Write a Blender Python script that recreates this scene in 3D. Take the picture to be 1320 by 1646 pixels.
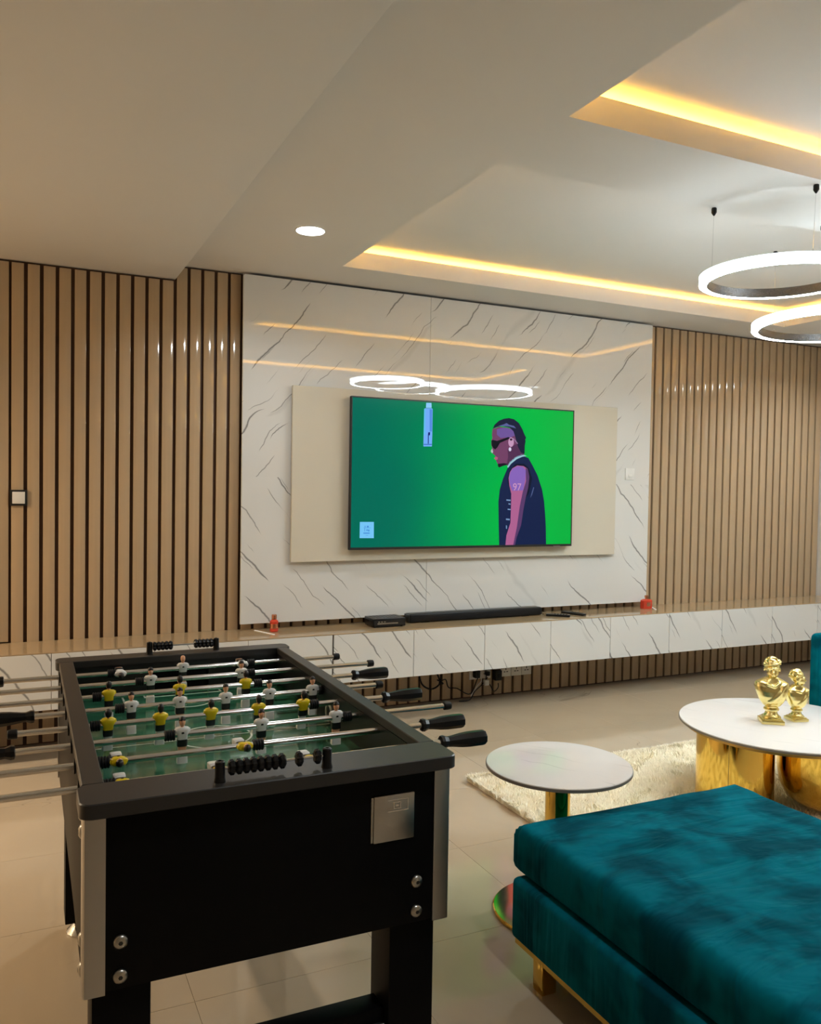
import bpy, bmesh, math, random
import numpy as np
from mathutils import Vector, Matrix
random.seed(7); RNG = np.random.default_rng(7)
PI = math.pi
for o in list(bpy.data.objects): bpy.data.objects.remove(o)
SC = bpy.context.scene; COL = SC.collection

# ------------------------------------------------------------------ camera
F_PX, YAW, PITCH, ROLL, CAM_Z = 1332.66, 0.44286, -0.029656, 0.016211, 1.5
cam_d = bpy.data.cameras.new('camera'); cam = bpy.data.objects.new('camera', cam_d); COL.objects.link(cam)
cam_d.sensor_fit = 'HORIZONTAL'; cam_d.sensor_width = 36.0; cam_d.lens = 36.0 * F_PX / 1320.0
cam_d.clip_start = 0.02; cam_d.clip_end = 100
_f = Vector((math.sin(YAW) * math.cos(PITCH), math.cos(YAW) * math.cos(PITCH), math.sin(PITCH)))
_r = Vector((math.cos(YAW), -math.sin(YAW), 0)); _u = _r.cross(_f)
_c, _s = math.cos(ROLL), math.sin(ROLL)
_R = _c * _r + _s * _u; _U = -_s * _r + _c * _u
cam.matrix_world = Matrix(((_R.x, _U.x, -_f.x, 0), (_R.y, _U.y, -_f.y, 0), (_R.z, _U.z, -_f.z, CAM_Z), (0, 0, 0, 1)))
SC.camera = cam

# ------------------------------------------------------------------ world, exposure
w = bpy.data.worlds.new('world'); SC.world = w; w.use_nodes = True
w.node_tree.nodes['Background'].inputs[0].default_value = (0.02, 0.02, 0.022, 1)
w.node_tree.nodes['Background'].inputs[1].default_value = 0.3
SC.view_settings.view_transform = 'Standard'; SC.view_settings.look = 'None'
SC.view_settings.gamma = 1.0; SC.view_settings.use_curve_mapping = False
SC.view_settings.exposure = 0.50

# strengths of the lamps the room has
RING_E = 44.0        # chandelier diffuser emission
DOWN_W = 20.0       # each white downlight, watt
WARM_W = 56.0       # each warm downlight of the dining side, watt
COVE_E = 44.0        # cove led tape emission

# ------------------------------------------------------------------ materials
def srgb(r, g, b):
    f = lambda c: (c / 255 / 12.92) if c / 255 <= 0.04045 else ((c / 255 + 0.055) / 1.055) ** 2.4
    return (f(r), f(g), f(b), 1)
class NT:
    def __init__(s, name):
        s.m = bpy.data.materials.new(name); s.m.use_nodes = True; s.t = s.m.node_tree
        s.p = s.t.nodes['Principled BSDF']
    def new(s, typ, **k):
        n = s.t.nodes.new(typ)
        for a, b in k.items(): setattr(n, a, b)
        return n
    def link(s, a, b): s.t.links.new(a, b)
    def math(s, op, a, b=None, c=None, clamp=False):
        n = s.new('ShaderNodeMath', operation=op, use_clamp=clamp)
        for i, v in enumerate((a, b, c)):
            if v is None: continue
            if isinstance(v, (int, float)): n.inputs[i].default_value = v
            else: s.link(v, n.inputs[i])
        return n.outputs[0]
    def mix(s, fac, a, b):
        n = s.new('ShaderNodeMix', data_type='RGBA')
        for i, v in ((0, fac), (6, a), (7, b)):
            if isinstance(v, (int, float, tuple)): n.inputs[i].default_value = v
            else: s.link(v, n.inputs[i])
        return n.outputs[2]
    def noise(s, vec, scale, detail=2.0, rough=0.5, dist=0.0):
        n = s.new('ShaderNodeTexNoise'); n.inputs['Scale'].default_value = scale
        n.inputs['Detail'].default_value = detail; n.inputs['Roughness'].default_value = rough
        n.inputs['Distortion'].default_value = dist
        if vec is not None: s.link(vec, n.inputs['Vector'])
        return n.outputs['Fac']
    def xyz(s, kind='Object'):
        if kind == 'World': src = s.new('ShaderNodeNewGeometry').outputs['Position']
        else: src = s.new('ShaderNodeTexCoord').outputs[kind]
        n = s.new('ShaderNodeSeparateXYZ'); s.link(src, n.inputs[0]); return n.outputs, src
    def comb(s, x, y, z):
        n = s.new('ShaderNodeCombineXYZ')
        for i, v in enumerate((x, y, z)):
            if isinstance(v, (int, float)): n.inputs[i].default_value = v
            else: s.link(v, n.inputs[i])
        return n.outputs[0]
    def smooth(s, v, lo, hi, a=0.0, b=1.0):
        n = s.new('ShaderNodeMapRange', interpolation_type='SMOOTHSTEP'); s.link(v, n.inputs[0])
        for i, q in zip((1, 2, 3, 4), (lo, hi, a, b)): n.inputs[i].default_value = q
        return n.outputs[0]
    def bump(s, h, strength, dist=0.01):
        n = s.new('ShaderNodeBump'); n.inputs['Strength'].default_value = strength; n.inputs['Distance'].default_value = dist
        s.link(h, n.inputs['Height']); s.link(n.outputs[0], s.p.inputs['Normal'])
def pm(name, col, rough=0.5, metal=0.0, var=0.06, vs=14.0, spec=0.5, coat=0.0, emit=None, estr=0.0, trans=0.0, bump=0.0, bs=200.0):
    t = NT(name); p = t.p
    if var:
        n = t.noise(t.xyz()[1], vs, 3)
        dark = tuple(c * (1 - var) for c in col[:3]) + (1,); lite = tuple(min(1, c * (1 + var)) for c in col[:3]) + (1,)
        t.link(t.mix(n, dark, lite), p.inputs['Base Color'])
    else: p.inputs['Base Color'].default_value = col
    p.inputs['Roughness'].default_value = rough; p.inputs['Metallic'].default_value = metal
    p.inputs['Specular IOR Level'].default_value = spec; p.inputs['Coat Weight'].default_value = coat
    p.inputs['Coat Roughness'].default_value = 0.05; p.inputs['Transmission Weight'].default_value = trans
    if emit: p.inputs['Emission Color'].default_value = emit; p.inputs['Emission Strength'].default_value = estr
    if bump: t.bump(t.noise(t.xyz()[1], bs, 2), bump, 0.002)
    return t.m
def slat_mat():
    t = NT('tan_laminate'); (x, y, z), v = t.xyz('World')
    oi = t.new('ShaderNodeObjectInfo').outputs['Random']
    g = t.noise(t.comb(t.math('MULTIPLY', x, 60.0), y, t.math('MULTIPLY', z, 1.2)), 1.0, 4, 0.6)
    c = t.mix(g, srgb(180, 155, 123), srgb(194, 169, 137))
    c = t.mix(t.math('MULTIPLY', oi, 0.25), c, srgb(174, 149, 118))
    t.link(c, t.p.inputs['Base Color']); t.p.inputs['Roughness'].default_value = 0.08
    t.p.inputs['Specular IOR Level'].default_value = 0.45
    return t.m
def marble_mat(name, mode, base=(217, 216, 212), rough=0.012, amount=1.0):
    t = NT(name)
    if mode == 'panel':
        (x, y, z), _ = t.xyz('World')
        x = t.math('ADD', x, t.math('MULTIPLY', t.math('GREATER_THAN', z, 1.55), 5.37))
        m = t.math('ABSOLUTE', t.math('SUBTRACT', z, 1.55)); seed = 3.1
        al = t.math('ADD', t.math('MULTIPLY', x, 0.63), t.math('MULTIPLY', m, 0.71))
        ac = t.math('SUBTRACT', t.math('MULTIPLY', x, 0.71), t.math('MULTIPLY', m, 0.63))
    elif mode == 'door':
        (x, y, z), _ = t.xyz('World'); r = t.new('ShaderNodeObjectInfo').outputs['Random']
        xs = t.math('ADD', x, t.math('MULTIPLY', r, 31.0)); seed = 0.7
        al = t.math('SUBTRACT', t.math('MULTIPLY', xs, 0.6), t.math('MULTIPLY', z, 0.8))
        ac = t.math('ADD', t.math('MULTIPLY', xs, 0.8), t.math('MULTIPLY', z, 0.6))
    else:
        (x, y, z), _ = t.xyz('Object'); seed = 5.0
        al = t.math('SUBTRACT', t.math('MULTIPLY', x, 0.5), t.math('MULTIPLY', y, 0.86))
        ac = t.math('ADD', t.math('MULTIPLY', x, 0.86), t.math('MULTIPLY', y, 0.5))
    wob = t.noise(t.comb(t.math('MULTIPLY', al, 3.0), t.math('MULTIPLY', ac, 1.5), seed), 1.0, 2)
    fine = t.noise(t.comb(t.math('MULTIPLY', al, 26.0), t.math('MULTIPLY', ac, 9.0), seed), 1.0, 2)
    acw = t.math('ADD', ac, t.math('ADD', t.math('MULTIPLY', t.math('SUBTRACT', wob, 0.5), 0.13), t.math('MULTIPLY', t.math('SUBTRACT', fine, 0.5), 0.014)))
    def streaks(freq, along, lo, hi, wide, sd):      # broken parallel hairlines, each with its own breaks and taper
        q = t.math('ADD', t.math('MULTIPLY', acw, freq), sd)
        cid = t.math('FLOOR', q); fr = t.math('SUBTRACT', q, cid)
        cen = t.math('ADD', 0.5, t.math('MULTIPLY', t.math('SUBTRACT', t.noise(t.comb(t.math('MULTIPLY', cid, 7.31), sd, 0.0), 1.0, 0), 0.5), 1.0))
        d = t.math('DIVIDE', t.math('ABSOLUTE', t.math('SUBTRACT', fr, cen)), freq)
        mk = t.noise(t.comb(t.math('ADD', t.math('MULTIPLY', al, along), t.math('MULTIPLY', cid, 13.7)), t.math('MULTIPLY', cid, 3.1), sd), 1.0, 1.0)
        k = t.smooth(mk, lo, hi)
        wv = t.math('MULTIPLY', t.math('ADD', t.math('MULTIPLY', k, 0.9), 0.12), wide)
        line = t.math('SUBTRACT', 1.0, t.math('DIVIDE', d, wv), clamp=True)
        return t.math('MULTIPLY', t.math('POWER', line, 0.7), t.smooth(k, 0.0, 0.35))
    dn = 0.045 if mode == 'door' else 0.015
    a = streaks(5.2, 2.3, 0.50 - dn, 0.66 - dn, 0.0072 if mode == 'door' else 0.0068, seed + 2.0)
    b = streaks(11.0, 3.1, 0.56 - dn, 0.70 - dn, 0.0040, seed + 31.0)
    c2 = streaks(2.3, 1.6, 0.52, 0.70, 0.03, seed + 57.0)
    v = t.math('MAXIMUM', t.math('MULTIPLY', a, 0.85), t.math('MULTIPLY', b, 0.7))
    v = t.math('MAXIMUM', v, t.math('MULTIPLY', c2, 0.13)); v = t.math('MULTIPLY', v, amount)
    cl = t.noise(t.comb(al, ac, seed), 1.6, 2)
    bc = t.mix(cl, srgb(*[q - 5 for q in base]), srgb(*[min(255, q + 4) for q in base]))
    t.link(t.mix(v, bc, srgb(88, 86, 84)), t.p.inputs['Base Color'])
    t.p.inputs['Roughness'].default_value = rough; t.p.inputs['Specular IOR Level'].default_value = 0.55 if mode == 'panel' else 0.5
    return t.m
def velvet_mat():
    t = NT('teal_velvet'); (x, y, z), v = t.xyz('World')
    n1 = t.noise(v, 5.0, 3, 0.55, 0.5); n2 = t.noise(t.comb(t.math('MULTIPLY', x, 4.0), t.math('MULTIPLY', y, 8.0), z), 1.0, 3, 0.5, 0.4)
    k = t.smooth(t.math('ADD', t.math('MULTIPLY', n1, 0.6), t.math('MULTIPLY', n2, 0.4)), 0.41, 0.60)
    t.link(t.mix(k, srgb(0, 66, 80), srgb(0, 104, 120)), t.p.inputs['Base Color'])
    t.p.inputs['Roughness'].default_value = 0.9; t.p.inputs['Specular IOR Level'].default_value = 0.04
    t.p.inputs['Sheen Weight'].default_value = 0.22; t.p.inputs['Sheen Roughness'].default_value = 0.28
    t.p.inputs['Sheen Tint'].default_value = srgb(0, 140, 162)
    h = t.noise(t.comb(t.math('MULTIPLY', x, 4.0), t.math('MULTIPLY', y, 11.0), z), 1.0, 3, 0.5, 0.6)
    t.bump(h, 0.75, 0.04)
    return t.m
def floor_mat():
    t = NT('beige_porcelain'); (x, y, z), v = t.xyz('World')
    r = t.new('ShaderNodeObjectInfo').outputs['Random']
    off = t.math('MULTIPLY', r, 17.0)
    vv = t.comb(t.math('ADD', x, off), y, off)
    n = t.noise(vv, 2.2, 4, 0.55, 0.8)
    c = t.mix(n, srgb(172, 154, 130), srgb(184, 167, 143))
    ve = t.noise(vv, 1.1, 3, 0.6, 1.4)
    k = t.math('MULTIPLY', t.smooth(t.math('ABSOLUTE', t.math('SUBTRACT', ve, 0.5)), 0.0, 0.006, 1.0, 0.0), t.smooth(t.noise(vv, 1.7, 1), 0.58, 0.66))
    t.link(t.mix(t.math('MULTIPLY', k, 0.5), c, srgb(120, 104, 86)), t.p.inputs['Base Color'])
    t.p.inputs['Roughness'].default_value = 0.07; t.p.inputs['Specular IOR Level'].default_value = 0.34
    return t.m
def emis(name, col, st):
    t = NT(name); t.p.inputs['Base Color'].default_value = (0, 0, 0, 1); t.p.inputs['Specular IOR Level'].default_value = 0.1
    t.p.inputs['Emission Color'].default_value = col; t.p.inputs['Emission Strength'].default_value = st
    return t.m
def screen_mat():   # picture backdrop: teal on the left, bright green on the right
    t = NT('green_screen'); (x, y, z), _ = t.xyz('Object')
    gx = t.smooth(x, -0.95, 0.75); n = t.noise(t.comb(x, z, 0.0), 1.5, 1)
    r = t.smooth(t.math('ADD', gx, t.math('MULTIPLY', t.math('SUBTRACT', n, 0.5), 0.25)), 0.0, 1.0)
    c = t.mix(r, srgb(0, 106, 86), srgb(0, 184, 66))
    d = t.smooth(x, 0.45, 0.9, 0.0, 0.35)
    c = t.mix(d, c, srgb(0, 158, 50))
    t.p.inputs['Base Color'].default_value = (0.001, 0.001, 0.001, 1); t.p.inputs['Roughness'].default_value = 0.12; t.p.inputs['Specular IOR Level'].default_value = 0.12
    t.link(c, t.p.inputs['Emission Color']); t.p.inputs['Emission Strength'].default_value = 0.71
    return t.m

M = dict(
    ceil=pm('white_ceiling_paint', srgb(222, 220, 217), 0.75, var=0.015, vs=3),
    wall=pm('white_wall_paint', srgb(222, 218, 210), 0.6, var=0.015, vs=3),
    warmwall=pm('cream_wall_paint', srgb(205, 190, 168), 0.6, var=0.02, vs=3),
    gap=pm('dark_brown_groove', srgb(82, 52, 32), 0.5, var=0.08),
    slat=slat_mat(), deck=pm('glossy_tan_top', srgb(164, 140, 108), 0.10, var=0.05, vs=5),
    panel=marble_mat('veined_marble_panel', 'panel'), door=marble_mat('veined_marble_door', 'door', rough=0.12),
    top=marble_mat('pale_marble_top', 'top', base=(222, 218, 214), rough=0.12, amount=0.28),
    cream=pm('cream_gloss_board', srgb(206, 199, 182), 0.07, var=0.012, vs=2),
    floor=floor_mat(), grout=pm('grout', srgb(166, 148, 124), 0.7),
    black=pm('black_laminate', (0.0025, 0.0025, 0.003, 1), 0.45, var=0.1, spec=0.10),
    rail=pm('charcoal_rail', srgb(38, 38, 39), 0.38, var=0.06, spec=0.5),
    inner=pm('black_inner_wall', (0.008, 0.008, 0.009, 1), 0.3, var=0.1),
    plast=pm('black_plastic', (0.005, 0.005, 0.006, 1), 0.28, var=0.1, spec=0.3),
    rubber=pm('black_rubber', (0.005, 0.005, 0.006, 1), 0.5, var=0.1, spec=0.3),
    steel=pm('chromed_steel', (0.72, 0.72, 0.72, 1), 0.16, 1.0, var=0.03),
    alu=pm('brushed_aluminium', (0.44, 0.43, 0.42, 1), 0.28, 1.0, var=0.05, vs=30),
    dull=pm('dull_zinc', (0.42, 0.41, 0.38, 1), 0.3, 1.0, var=0.15, vs=150),
    gold=pm('polished_gold', (0.83, 0.55, 0.12, 1), 0.07, 1.0, var=0.03),
    bust=pm('gold_plated_resin', (0.90, 0.76, 0.32, 1), 0.27, 1.0, var=0.06, vs=60),
    brass=pm('satin_gold', (0.55, 0.36, 0.12, 1), 0.3, 1.0, var=0.05),
    field=pm('green_playfield', srgb(44, 104, 78), 0.14, var=0.05, vs=6, coat=0.3),
    line=pm('white_print', srgb(214, 220, 210), 0.3, var=0.02),
    jersey_w=pm('white_jersey', srgb(222, 222, 220), 0.32, var=0.03), jersey_y=pm('yellow_jersey', srgb(226, 200, 22), 0.32, var=0.03),
    shorts=pm('black_shorts', (0.012, 0.012, 0.013, 1), 0.3, var=0.05), skin=pm('figure_skin', srgb(222, 164, 128), 0.4, var=0.04),
    hair=pm('figure_hair', (0.014, 0.010, 0.009, 1), 0.4, var=0.1), blond=pm('figure_blond', srgb(226, 184, 140), 0.4),
    velvet=velvet_mat(), shag=pm('cream_shag', srgb(255, 243, 220), 0.9, var=0.05, vs=3, spec=0.1),
    redglass=pm('red_glass', srgb(242, 84, 58), 0.08, var=0.03, trans=0.35, spec=0.5), copper=pm('copper_cap', (0.75, 0.32, 0.2, 1), 0.25, 1.0),
    whitep=pm('white_plastic', srgb(226, 224, 219), 0.35, var=0.02), edge=pm('grey_stone_edge', srgb(128, 120, 112), 0.4), card=pm('white_card', srgb(232, 230, 224), 0.6, var=0.02),
    bframe=pm('black_frame', (0.01, 0.01, 0.01, 1), 0.4), crystal=pm('ring_inner_metal', (0.16, 0.16, 0.165, 1), 0.25, 0.8, var=0.6, vs=160, bump=0.6, bs=260),
    ringlight=emis('ring_diffuser', (0.83, 0.95, 1.0, 1), RING_E * 1.3), cove=emis('warm_led_tape', (1.0, 0.50, 0.06, 1), COVE_E),
    lamp=emis('downlight_lens', (0.95, 1.0, 1.0, 1), 6.0), warmlamp=emis('warm_downlight_lens', (1.0, 0.82, 0.6, 1), 5.0),
    ringside=emis('ring_side_diffuser', (0.83, 0.95, 1.0, 1), RING_E * 0.42),
    ringtop=emis('ring_top_diffuser', (0.83, 0.95, 1.0, 1), RING_E * 0.06),
    screen=screen_mat(),
)

# ------------------------------------------------------------------ mesh builder
class B:
    def __init__(s): s.bm = bmesh.new()
    def _mark(s, n, mi):
        s.bm.faces.ensure_lookup_table()
        for f in s.bm.faces[n:]: f.material_index = mi
    def box(s, x0, x1, y0, y1, z0, z1, bev=0.0, seg=2, mi=0):
        n = len(s.bm.faces)
        g = bmesh.ops.create_cube(s.bm, size=1.0)['verts']
        for v in g: v.co = Vector(((x0 + x1) / 2 + v.co.x * (x1 - x0), (y0 + y1) / 2 + v.co.y * (y1 - y0), (z0 + z1) / 2 + v.co.z * (z1 - z0)))
        if bev > 0:
            es = list({e for v in g for e in v.link_edges})
            bmesh.ops.bevel(s.bm, geom=es, offset=bev, segments=seg, affect='EDGES', profile=0.5)
        s._mark(n, mi); return s
    def loft(s, rings, caps=True, mi=0, closed=True):
        n = len(s.bm.faces); R = [[s.bm.verts.new(p) for p in r] for r in rings]
        k = len(R[0])
        for a, b in zip(R[:-1], R[1:]):
            for i in range(k if closed else k - 1):
                j = (i + 1) % k; s.bm.faces.new((a[i], a[j], b[j], b[i]))
        if caps: s.bm.faces.new(list(reversed(R[0]))); s.bm.faces.new(R[-1])
        s._mark(n, mi); return s
    def lathe(s, prof, c=(0, 0, 0), seg=32, mi=0, caps=True):
        return s.loft([[(c[0] + r * math.cos(2 * PI * i / seg), c[1] + r * math.sin(2 * PI * i / seg), c[2] + z) for i in range(seg)] for r, z in prof], caps, mi)
    def tube(s, pts, r, seg=10, mi=0, caps=True):
        pts = [Vector(p) for p in pts]; rr = r if isinstance(r, (list, tuple)) else [r] * len(pts); rings = []; up = None
        for i, p in enumerate(pts):
            t = (pts[min(i + 1, len(pts) - 1)] - pts[max(i - 1, 0)]).normalized()
            if up is None: up = Vector((0, 0, 1)) if abs(t.z) < 0.9 else Vector((1, 0, 0))
            a = t.cross(up).normalized(); b = t.cross(a).normalized()
            rings.append([p + rr[i] * (math.cos(2 * PI * k / seg) * a + math.sin(2 * PI * k / seg) * b) for k in range(seg)])
        return s.loft(rings, caps, mi)
    def torus(s, c, R, sec, seg=96, mi=0, side=None):     # sec: closed profile [(dr, dz)]
        n = len(s.bm.faces)
        V = [[s.bm.verts.new((c[0] + (R + dr) * math.cos(2 * PI * i / seg), c[1] + (R + dr) * math.sin(2 * PI * i / seg), c[2] + dz)) for dr, dz in sec] for i in range(seg)]
        k = len(sec)
        for i in range(seg):
            a, b = V[i], V[(i + 1) % seg]
            for q in range(k): s.bm.faces.new((a[q], b[q], b[(q + 1) % k], a[(q + 1) % k])).material_index = side[1] if side and q == side[0] else mi
        return s
    def ico(s, c, r, sub=2, mi=0):
        n = len(s.bm.faces); g = bmesh.ops.create_icosphere(s.bm, subdivisions=sub, radius=1.0)['verts']
        rx, ry, rz = r if isinstance(r, (tuple, list)) else (r, r, r)
        for v in g: v.co = Vector((c[0] + v.co.x * rx, c[1] + v.co.y * ry, c[2] + v.co.z * rz))
        s._mark(n, mi); return s
    def prism(s, poly, y0, y1, mi=0):          # poly in x,z extruded along y
        n = len(s.bm.faces)
        a = [s.bm.verts.new((x, y0, z)) for x, z in poly]; b = [s.bm.verts.new((x, y1, z)) for x, z in poly]
        k = len(poly); s.bm.faces.new(a); s.bm.faces.new(list(reversed(b)))
        for i in range(k): s.bm.faces.new((a[i], b[i], b[(i + 1) % k], a[(i + 1) % k]))
        s._mark(n, mi); return s
    def mesh(s, name, mats, org=(0, 0, 0), smooth=0.6):
        bmesh.ops.recalc_face_normals(s.bm, faces=s.bm.faces)
        me = bpy.data.meshes.new(name)
        if any(org): bmesh.ops.translate(s.bm, verts=s.bm.verts, vec=-Vector(org))
        s.bm.to_mesh(me); s.bm.free()
        for m in (mats if isinstance(mats, (list, tuple)) else [mats]): me.materials.append(M[m] if isinstance(m, str) else m)
        if smooth:
            me.polygons.foreach_set('use_smooth', [True] * len(me.polygons)); me.set_sharp_from_angle(angle=smooth)
        return me
    def build(s, name, mats, parent=None, org=(0, 0, 0), smooth=0.6, loc=None):
        return link(name, s.mesh(name, mats, org, smooth), parent, loc if loc is not None else (org if parent is None else (0, 0, 0)))
def link(name, me, parent=None, loc=(0, 0, 0)):
    o = bpy.data.objects.new(name, me); COL.objects.link(o); o.location = loc
    if parent is not None: o.parent = parent
    return o
def thing(name, label, cat, loc=(0, 0, 0), rz=0.0, group=None):
    o = bpy.data.objects.new(name, None); COL.objects.link(o); o.location = loc; o.rotation_euler = (0, 0, rz); o.empty_display_size = 0.1
    return tag(o, label, cat, group)
def tag(o, label, cat, group=None):
    o['label'] = label; o['category'] = cat
    if group: o['group'] = group
    return o
def struct(o, label=None):
    o['kind'] = 'structure'
    if label: o['label'] = label
    return o
def rrect(hx, hy, z, seg=24, e=4.0, cx=0, cy=0):
    out = []
    for i in range(seg):
        a = 2 * PI * i / seg; c, s_ = math.cos(a), math.sin(a)
        out.append((cx + hx * math.copysign(abs(c) ** (2 / e), c), cy + hy * math.copysign(abs(s_) ** (2 / e), s_), z))
    return out
def point_light(name, loc, watt, col, size, parent):
    d = bpy.data.lights.new(name, 'AREA'); d.shape = 'DISK'; d.size = size; d.energy = watt; d.color = col; d.spread = 2.6
    o = bpy.data.objects.new(name, d); COL.objects.link(o); o.location = loc
    if parent is not None: o.parent = parent
    return o

# ------------------------------------------------------------------ the room
XL, XR, YB, YW = -2.6, 6.47, -2.2, 5.125         # left wall, right wall, back, slat faces
XBEAM, ZS, ZC, ZT = 0.8535, 2.722, 2.807, 2.937  # soffit edge, soffit, ceiling, tray heights
# floor: sub-bed with one tile object per porcelain tile
fl = struct(B().box(XL, XR, YB, 5.3, -0.10, -0.004).build('floor', 'grout'), 'glossy beige porcelain tile floor')
TS = 0.6; tx0, ty0 = 1.667 - 8 * TS, 2.39 - 8 * TS
cache = {}
for i in range(16):
    for j in range(14):
        a0, a1 = max(XL, tx0 + i * TS), min(XR, tx0 + (i + 1) * TS); b0, b1 = max(YB, ty0 + j * TS), min(5.15, ty0 + (j + 1) * TS)
        if a1 - a0 < 0.05 or b1 - b0 < 0.05: continue
        key = (round(a1 - a0, 3), round(b1 - b0, 3))
        if key not in cache:
            hx, hy = key[0] / 2 - 0.0005, key[1] / 2 - 0.0005
            cache[key] = B().box(-hx, hx, -hy, hy, -0.008, 0.0, 0.0004, 1).mesh('tile', 'floor', smooth=0)
        link('tile', cache[key], fl, ((a0 + a1) / 2, (b0 + b1) / 2, 0))
wb = struct(B().box(XL, XR + 0.15, YW + 0.024, 5.35, -0.1, 3.1).build('wall_back', 'gap'), 'slatted tan feature wall behind the television')
struct(B().box(XR, XR + 0.15, YB, YW + 0.024, 0.0, 3.1).build('wall_right', 'wall'), 'plain white side wall')
struct(B().box(XL - 0.15, XL, YB, 5.35, -0.1, 3.1).build('wall_left', 'warmwall'), 'plain cream side wall')
struct(B().box(XL - 0.15, XR + 0.15, YB - 0.15, YB, -0.1, 3.1).build('wall_front', 'warmwall'), 'plain cream wall behind the viewer')
# slats, one object each
gaps = [-0.042 + 0.0811 * k for k in range(17)] + [1.256 + 0.08444 * k for k in range(1, 40)]
x = 4.549
while x < 6.46: x += 0.0835; gaps.append(x)
GW = 0.019
scache = {}
def slat(xa, xb, z0, z1):
    wd = round(xb - xa, 4); key = (wd, z0, z1)
    if key not in scache: scache[key] = B().box(-wd / 2, wd / 2, 0, 0.025, z0, z1, 0.0025, 2).mesh('slat', 'slat')
    link('slat', scache[key], wb, ((xa + xb) / 2, YW, 0))
for a, b in zip(gaps[:-1], gaps[1:]):
    xa, xb = a + GW / 2, min(b - GW / 2, XR - 0.002)
    if xb - xa < 0.02: continue
    slat(xa, xb, 0.012, (ZS if xb < XBEAM else ZC) - 0.012)
for k in range(1, 13): slat(-0.042 - 0.0811 * k + GW / 2, -0.042 - 0.0811 * (k - 1) - GW / 2, 0.012, 0.55)
B().box(-1.02, -0.042 - 0.004, YW - 0.001, YW + 0.024, 0.60, ZS - 0.012, 0.002).build('flat_panel', 'slat', wb)
B().box(XL, -1.03, YW - 0.001, YW + 0.024, 0.0, ZS, 0.002).build('flat_panel', 'wall', wb)
# ceiling: main plate with two coved trays, the lower soffit as a child
T1 = (1.742, 5.443, 2.908, 4.672); T2 = (1.742, 5.443, 0.62, 2.432)
cb = B()
def plate(x0, x1, y0, y1): cb.box(x0, x1, y0, y1, ZC, ZC + 0.02)
E_ = 0.012      # the upright cove lips stand in the cut-outs
plate(XBEAM - 0.02, T2[0] - E_, YB, 5.15); plate(T1[1] + E_, XR, YB, 5.15)
plate(T2[0] - E_, T1[1] + E_, T1[3] + E_, 5.15); plate(T2[0] - E_, T1[1] + E_, T2[3] + E_, T1[2] - E_); plate(T2[0] - E_, T1[1] + E_, YB, T2[2] - E_)
ce = struct(cb.build('ceiling', 'ceil', smooth=0), 'white plasterboard ceiling with two recessed trays')
B().box(XL, XR, YB, 5.15, 3.06, 3.1).build('slab', 'ceil', ce)
B().box(XL, XBEAM, YB, 5.15, ZS, ZS + 0.33, 0.003).build('soffit', 'ceil', ce)
CV = 0.13; LIP = 0.100
for T in (T1, T2):
    x0, x1, y0, y1 = T; e = 0.012
    # upright lips round the opening
    lb = B()
    lb.box(x0 - e, x1 + e, y1, y1 + e, ZC, ZC + LIP); lb.box(x0 - e, x1 + e, y0 - e, y0, ZC, ZC + LIP)
    lb.box(x0 - e, x0, y0, y1, ZC, ZC + LIP); lb.box(x1, x1 + e, y0, y1, ZC, ZC + LIP)
    lb.build('cove_lip', 'ceil', ce, smooth=0)
    tb = B(); tb.box(x0 - CV, x1 + CV, y0 - CV, y1 + CV, ZT, ZT + 0.02)
    for q in ((x0 - CV - .01, x0 - CV, y0 - CV, y1 + CV), (x1 + CV, x1 + CV + .01, y0 - CV, y1 + CV), (x0 - CV, x1 + CV, y0 - CV - .01, y0 - CV), (x0 - CV, x1 + CV, y1 + CV, y1 + CV + .01)):
        tb.box(*q, ZC + 0.02, ZT)
    tb.build('tray_ceiling', 'ceil', ce, smooth=0)
    z0, z1 = ZC + 0.074, ZC + 0.086; d = 0.062
    for nm, q in (('a', (x0 - d, x1 + d, y1 + d, y1 + d + .012)), ('b', (x0 - d, x1 + d, y0 - d - .012, y0 - d)), ('c', (x0 - d - .012, x0 - d, y0, y1)), ('d', (x1 + d, x1 + d + .012, y0, y1))):
        o = B().box(*q, z0, z1).build('led_strip', 'cove', ce, smooth=0)
# downlights
def downlight(x, y, zc, warm, label, watt):
    t = thing('downlight', label, 'downlight', (x, y, zc), group='recessed ceiling downlights')
    B().lathe([(0.052, -0.004), (0.075, -0.004), (0.078, 0.0), (0.052, 0.001)], seg=32).build('bezel', 'whitep', t)
    B().lathe([(0.0715, -0.0062), (0.0715, -0.0042)], seg=32).build('lens', 'warmlamp' if warm else 'lamp', t)
    point_light('lamp', (0, 0, -0.012), watt, (1, 0.80, 0.56) if warm else (0.95, 0.99, 1.0), 0.13, t)
downlight(1.352, 4.10, ZC, False, 'round white downlight glowing in the ceiling near the soffit edge', DOWN_W * 0.35)
downlight(1.30, 0.45, ZC, False, 'round white downlight in the ceiling overhead, out of view', DOWN_W * 0.4)
downlight(5.95, 4.05, ZC, False, 'round white downlight in the ceiling by the right wall, out of view', DOWN_W * 0.5)
downlight(5.95, 1.2, ZC, False, 'round white downlight behind the seating near the right wall, out of view', DOWN_W * 0.6)
downlight(-2.1, 4.1, ZS, True, 'warm downlight in the lowered soffit left of the games table, out of view', WARM_W)

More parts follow.
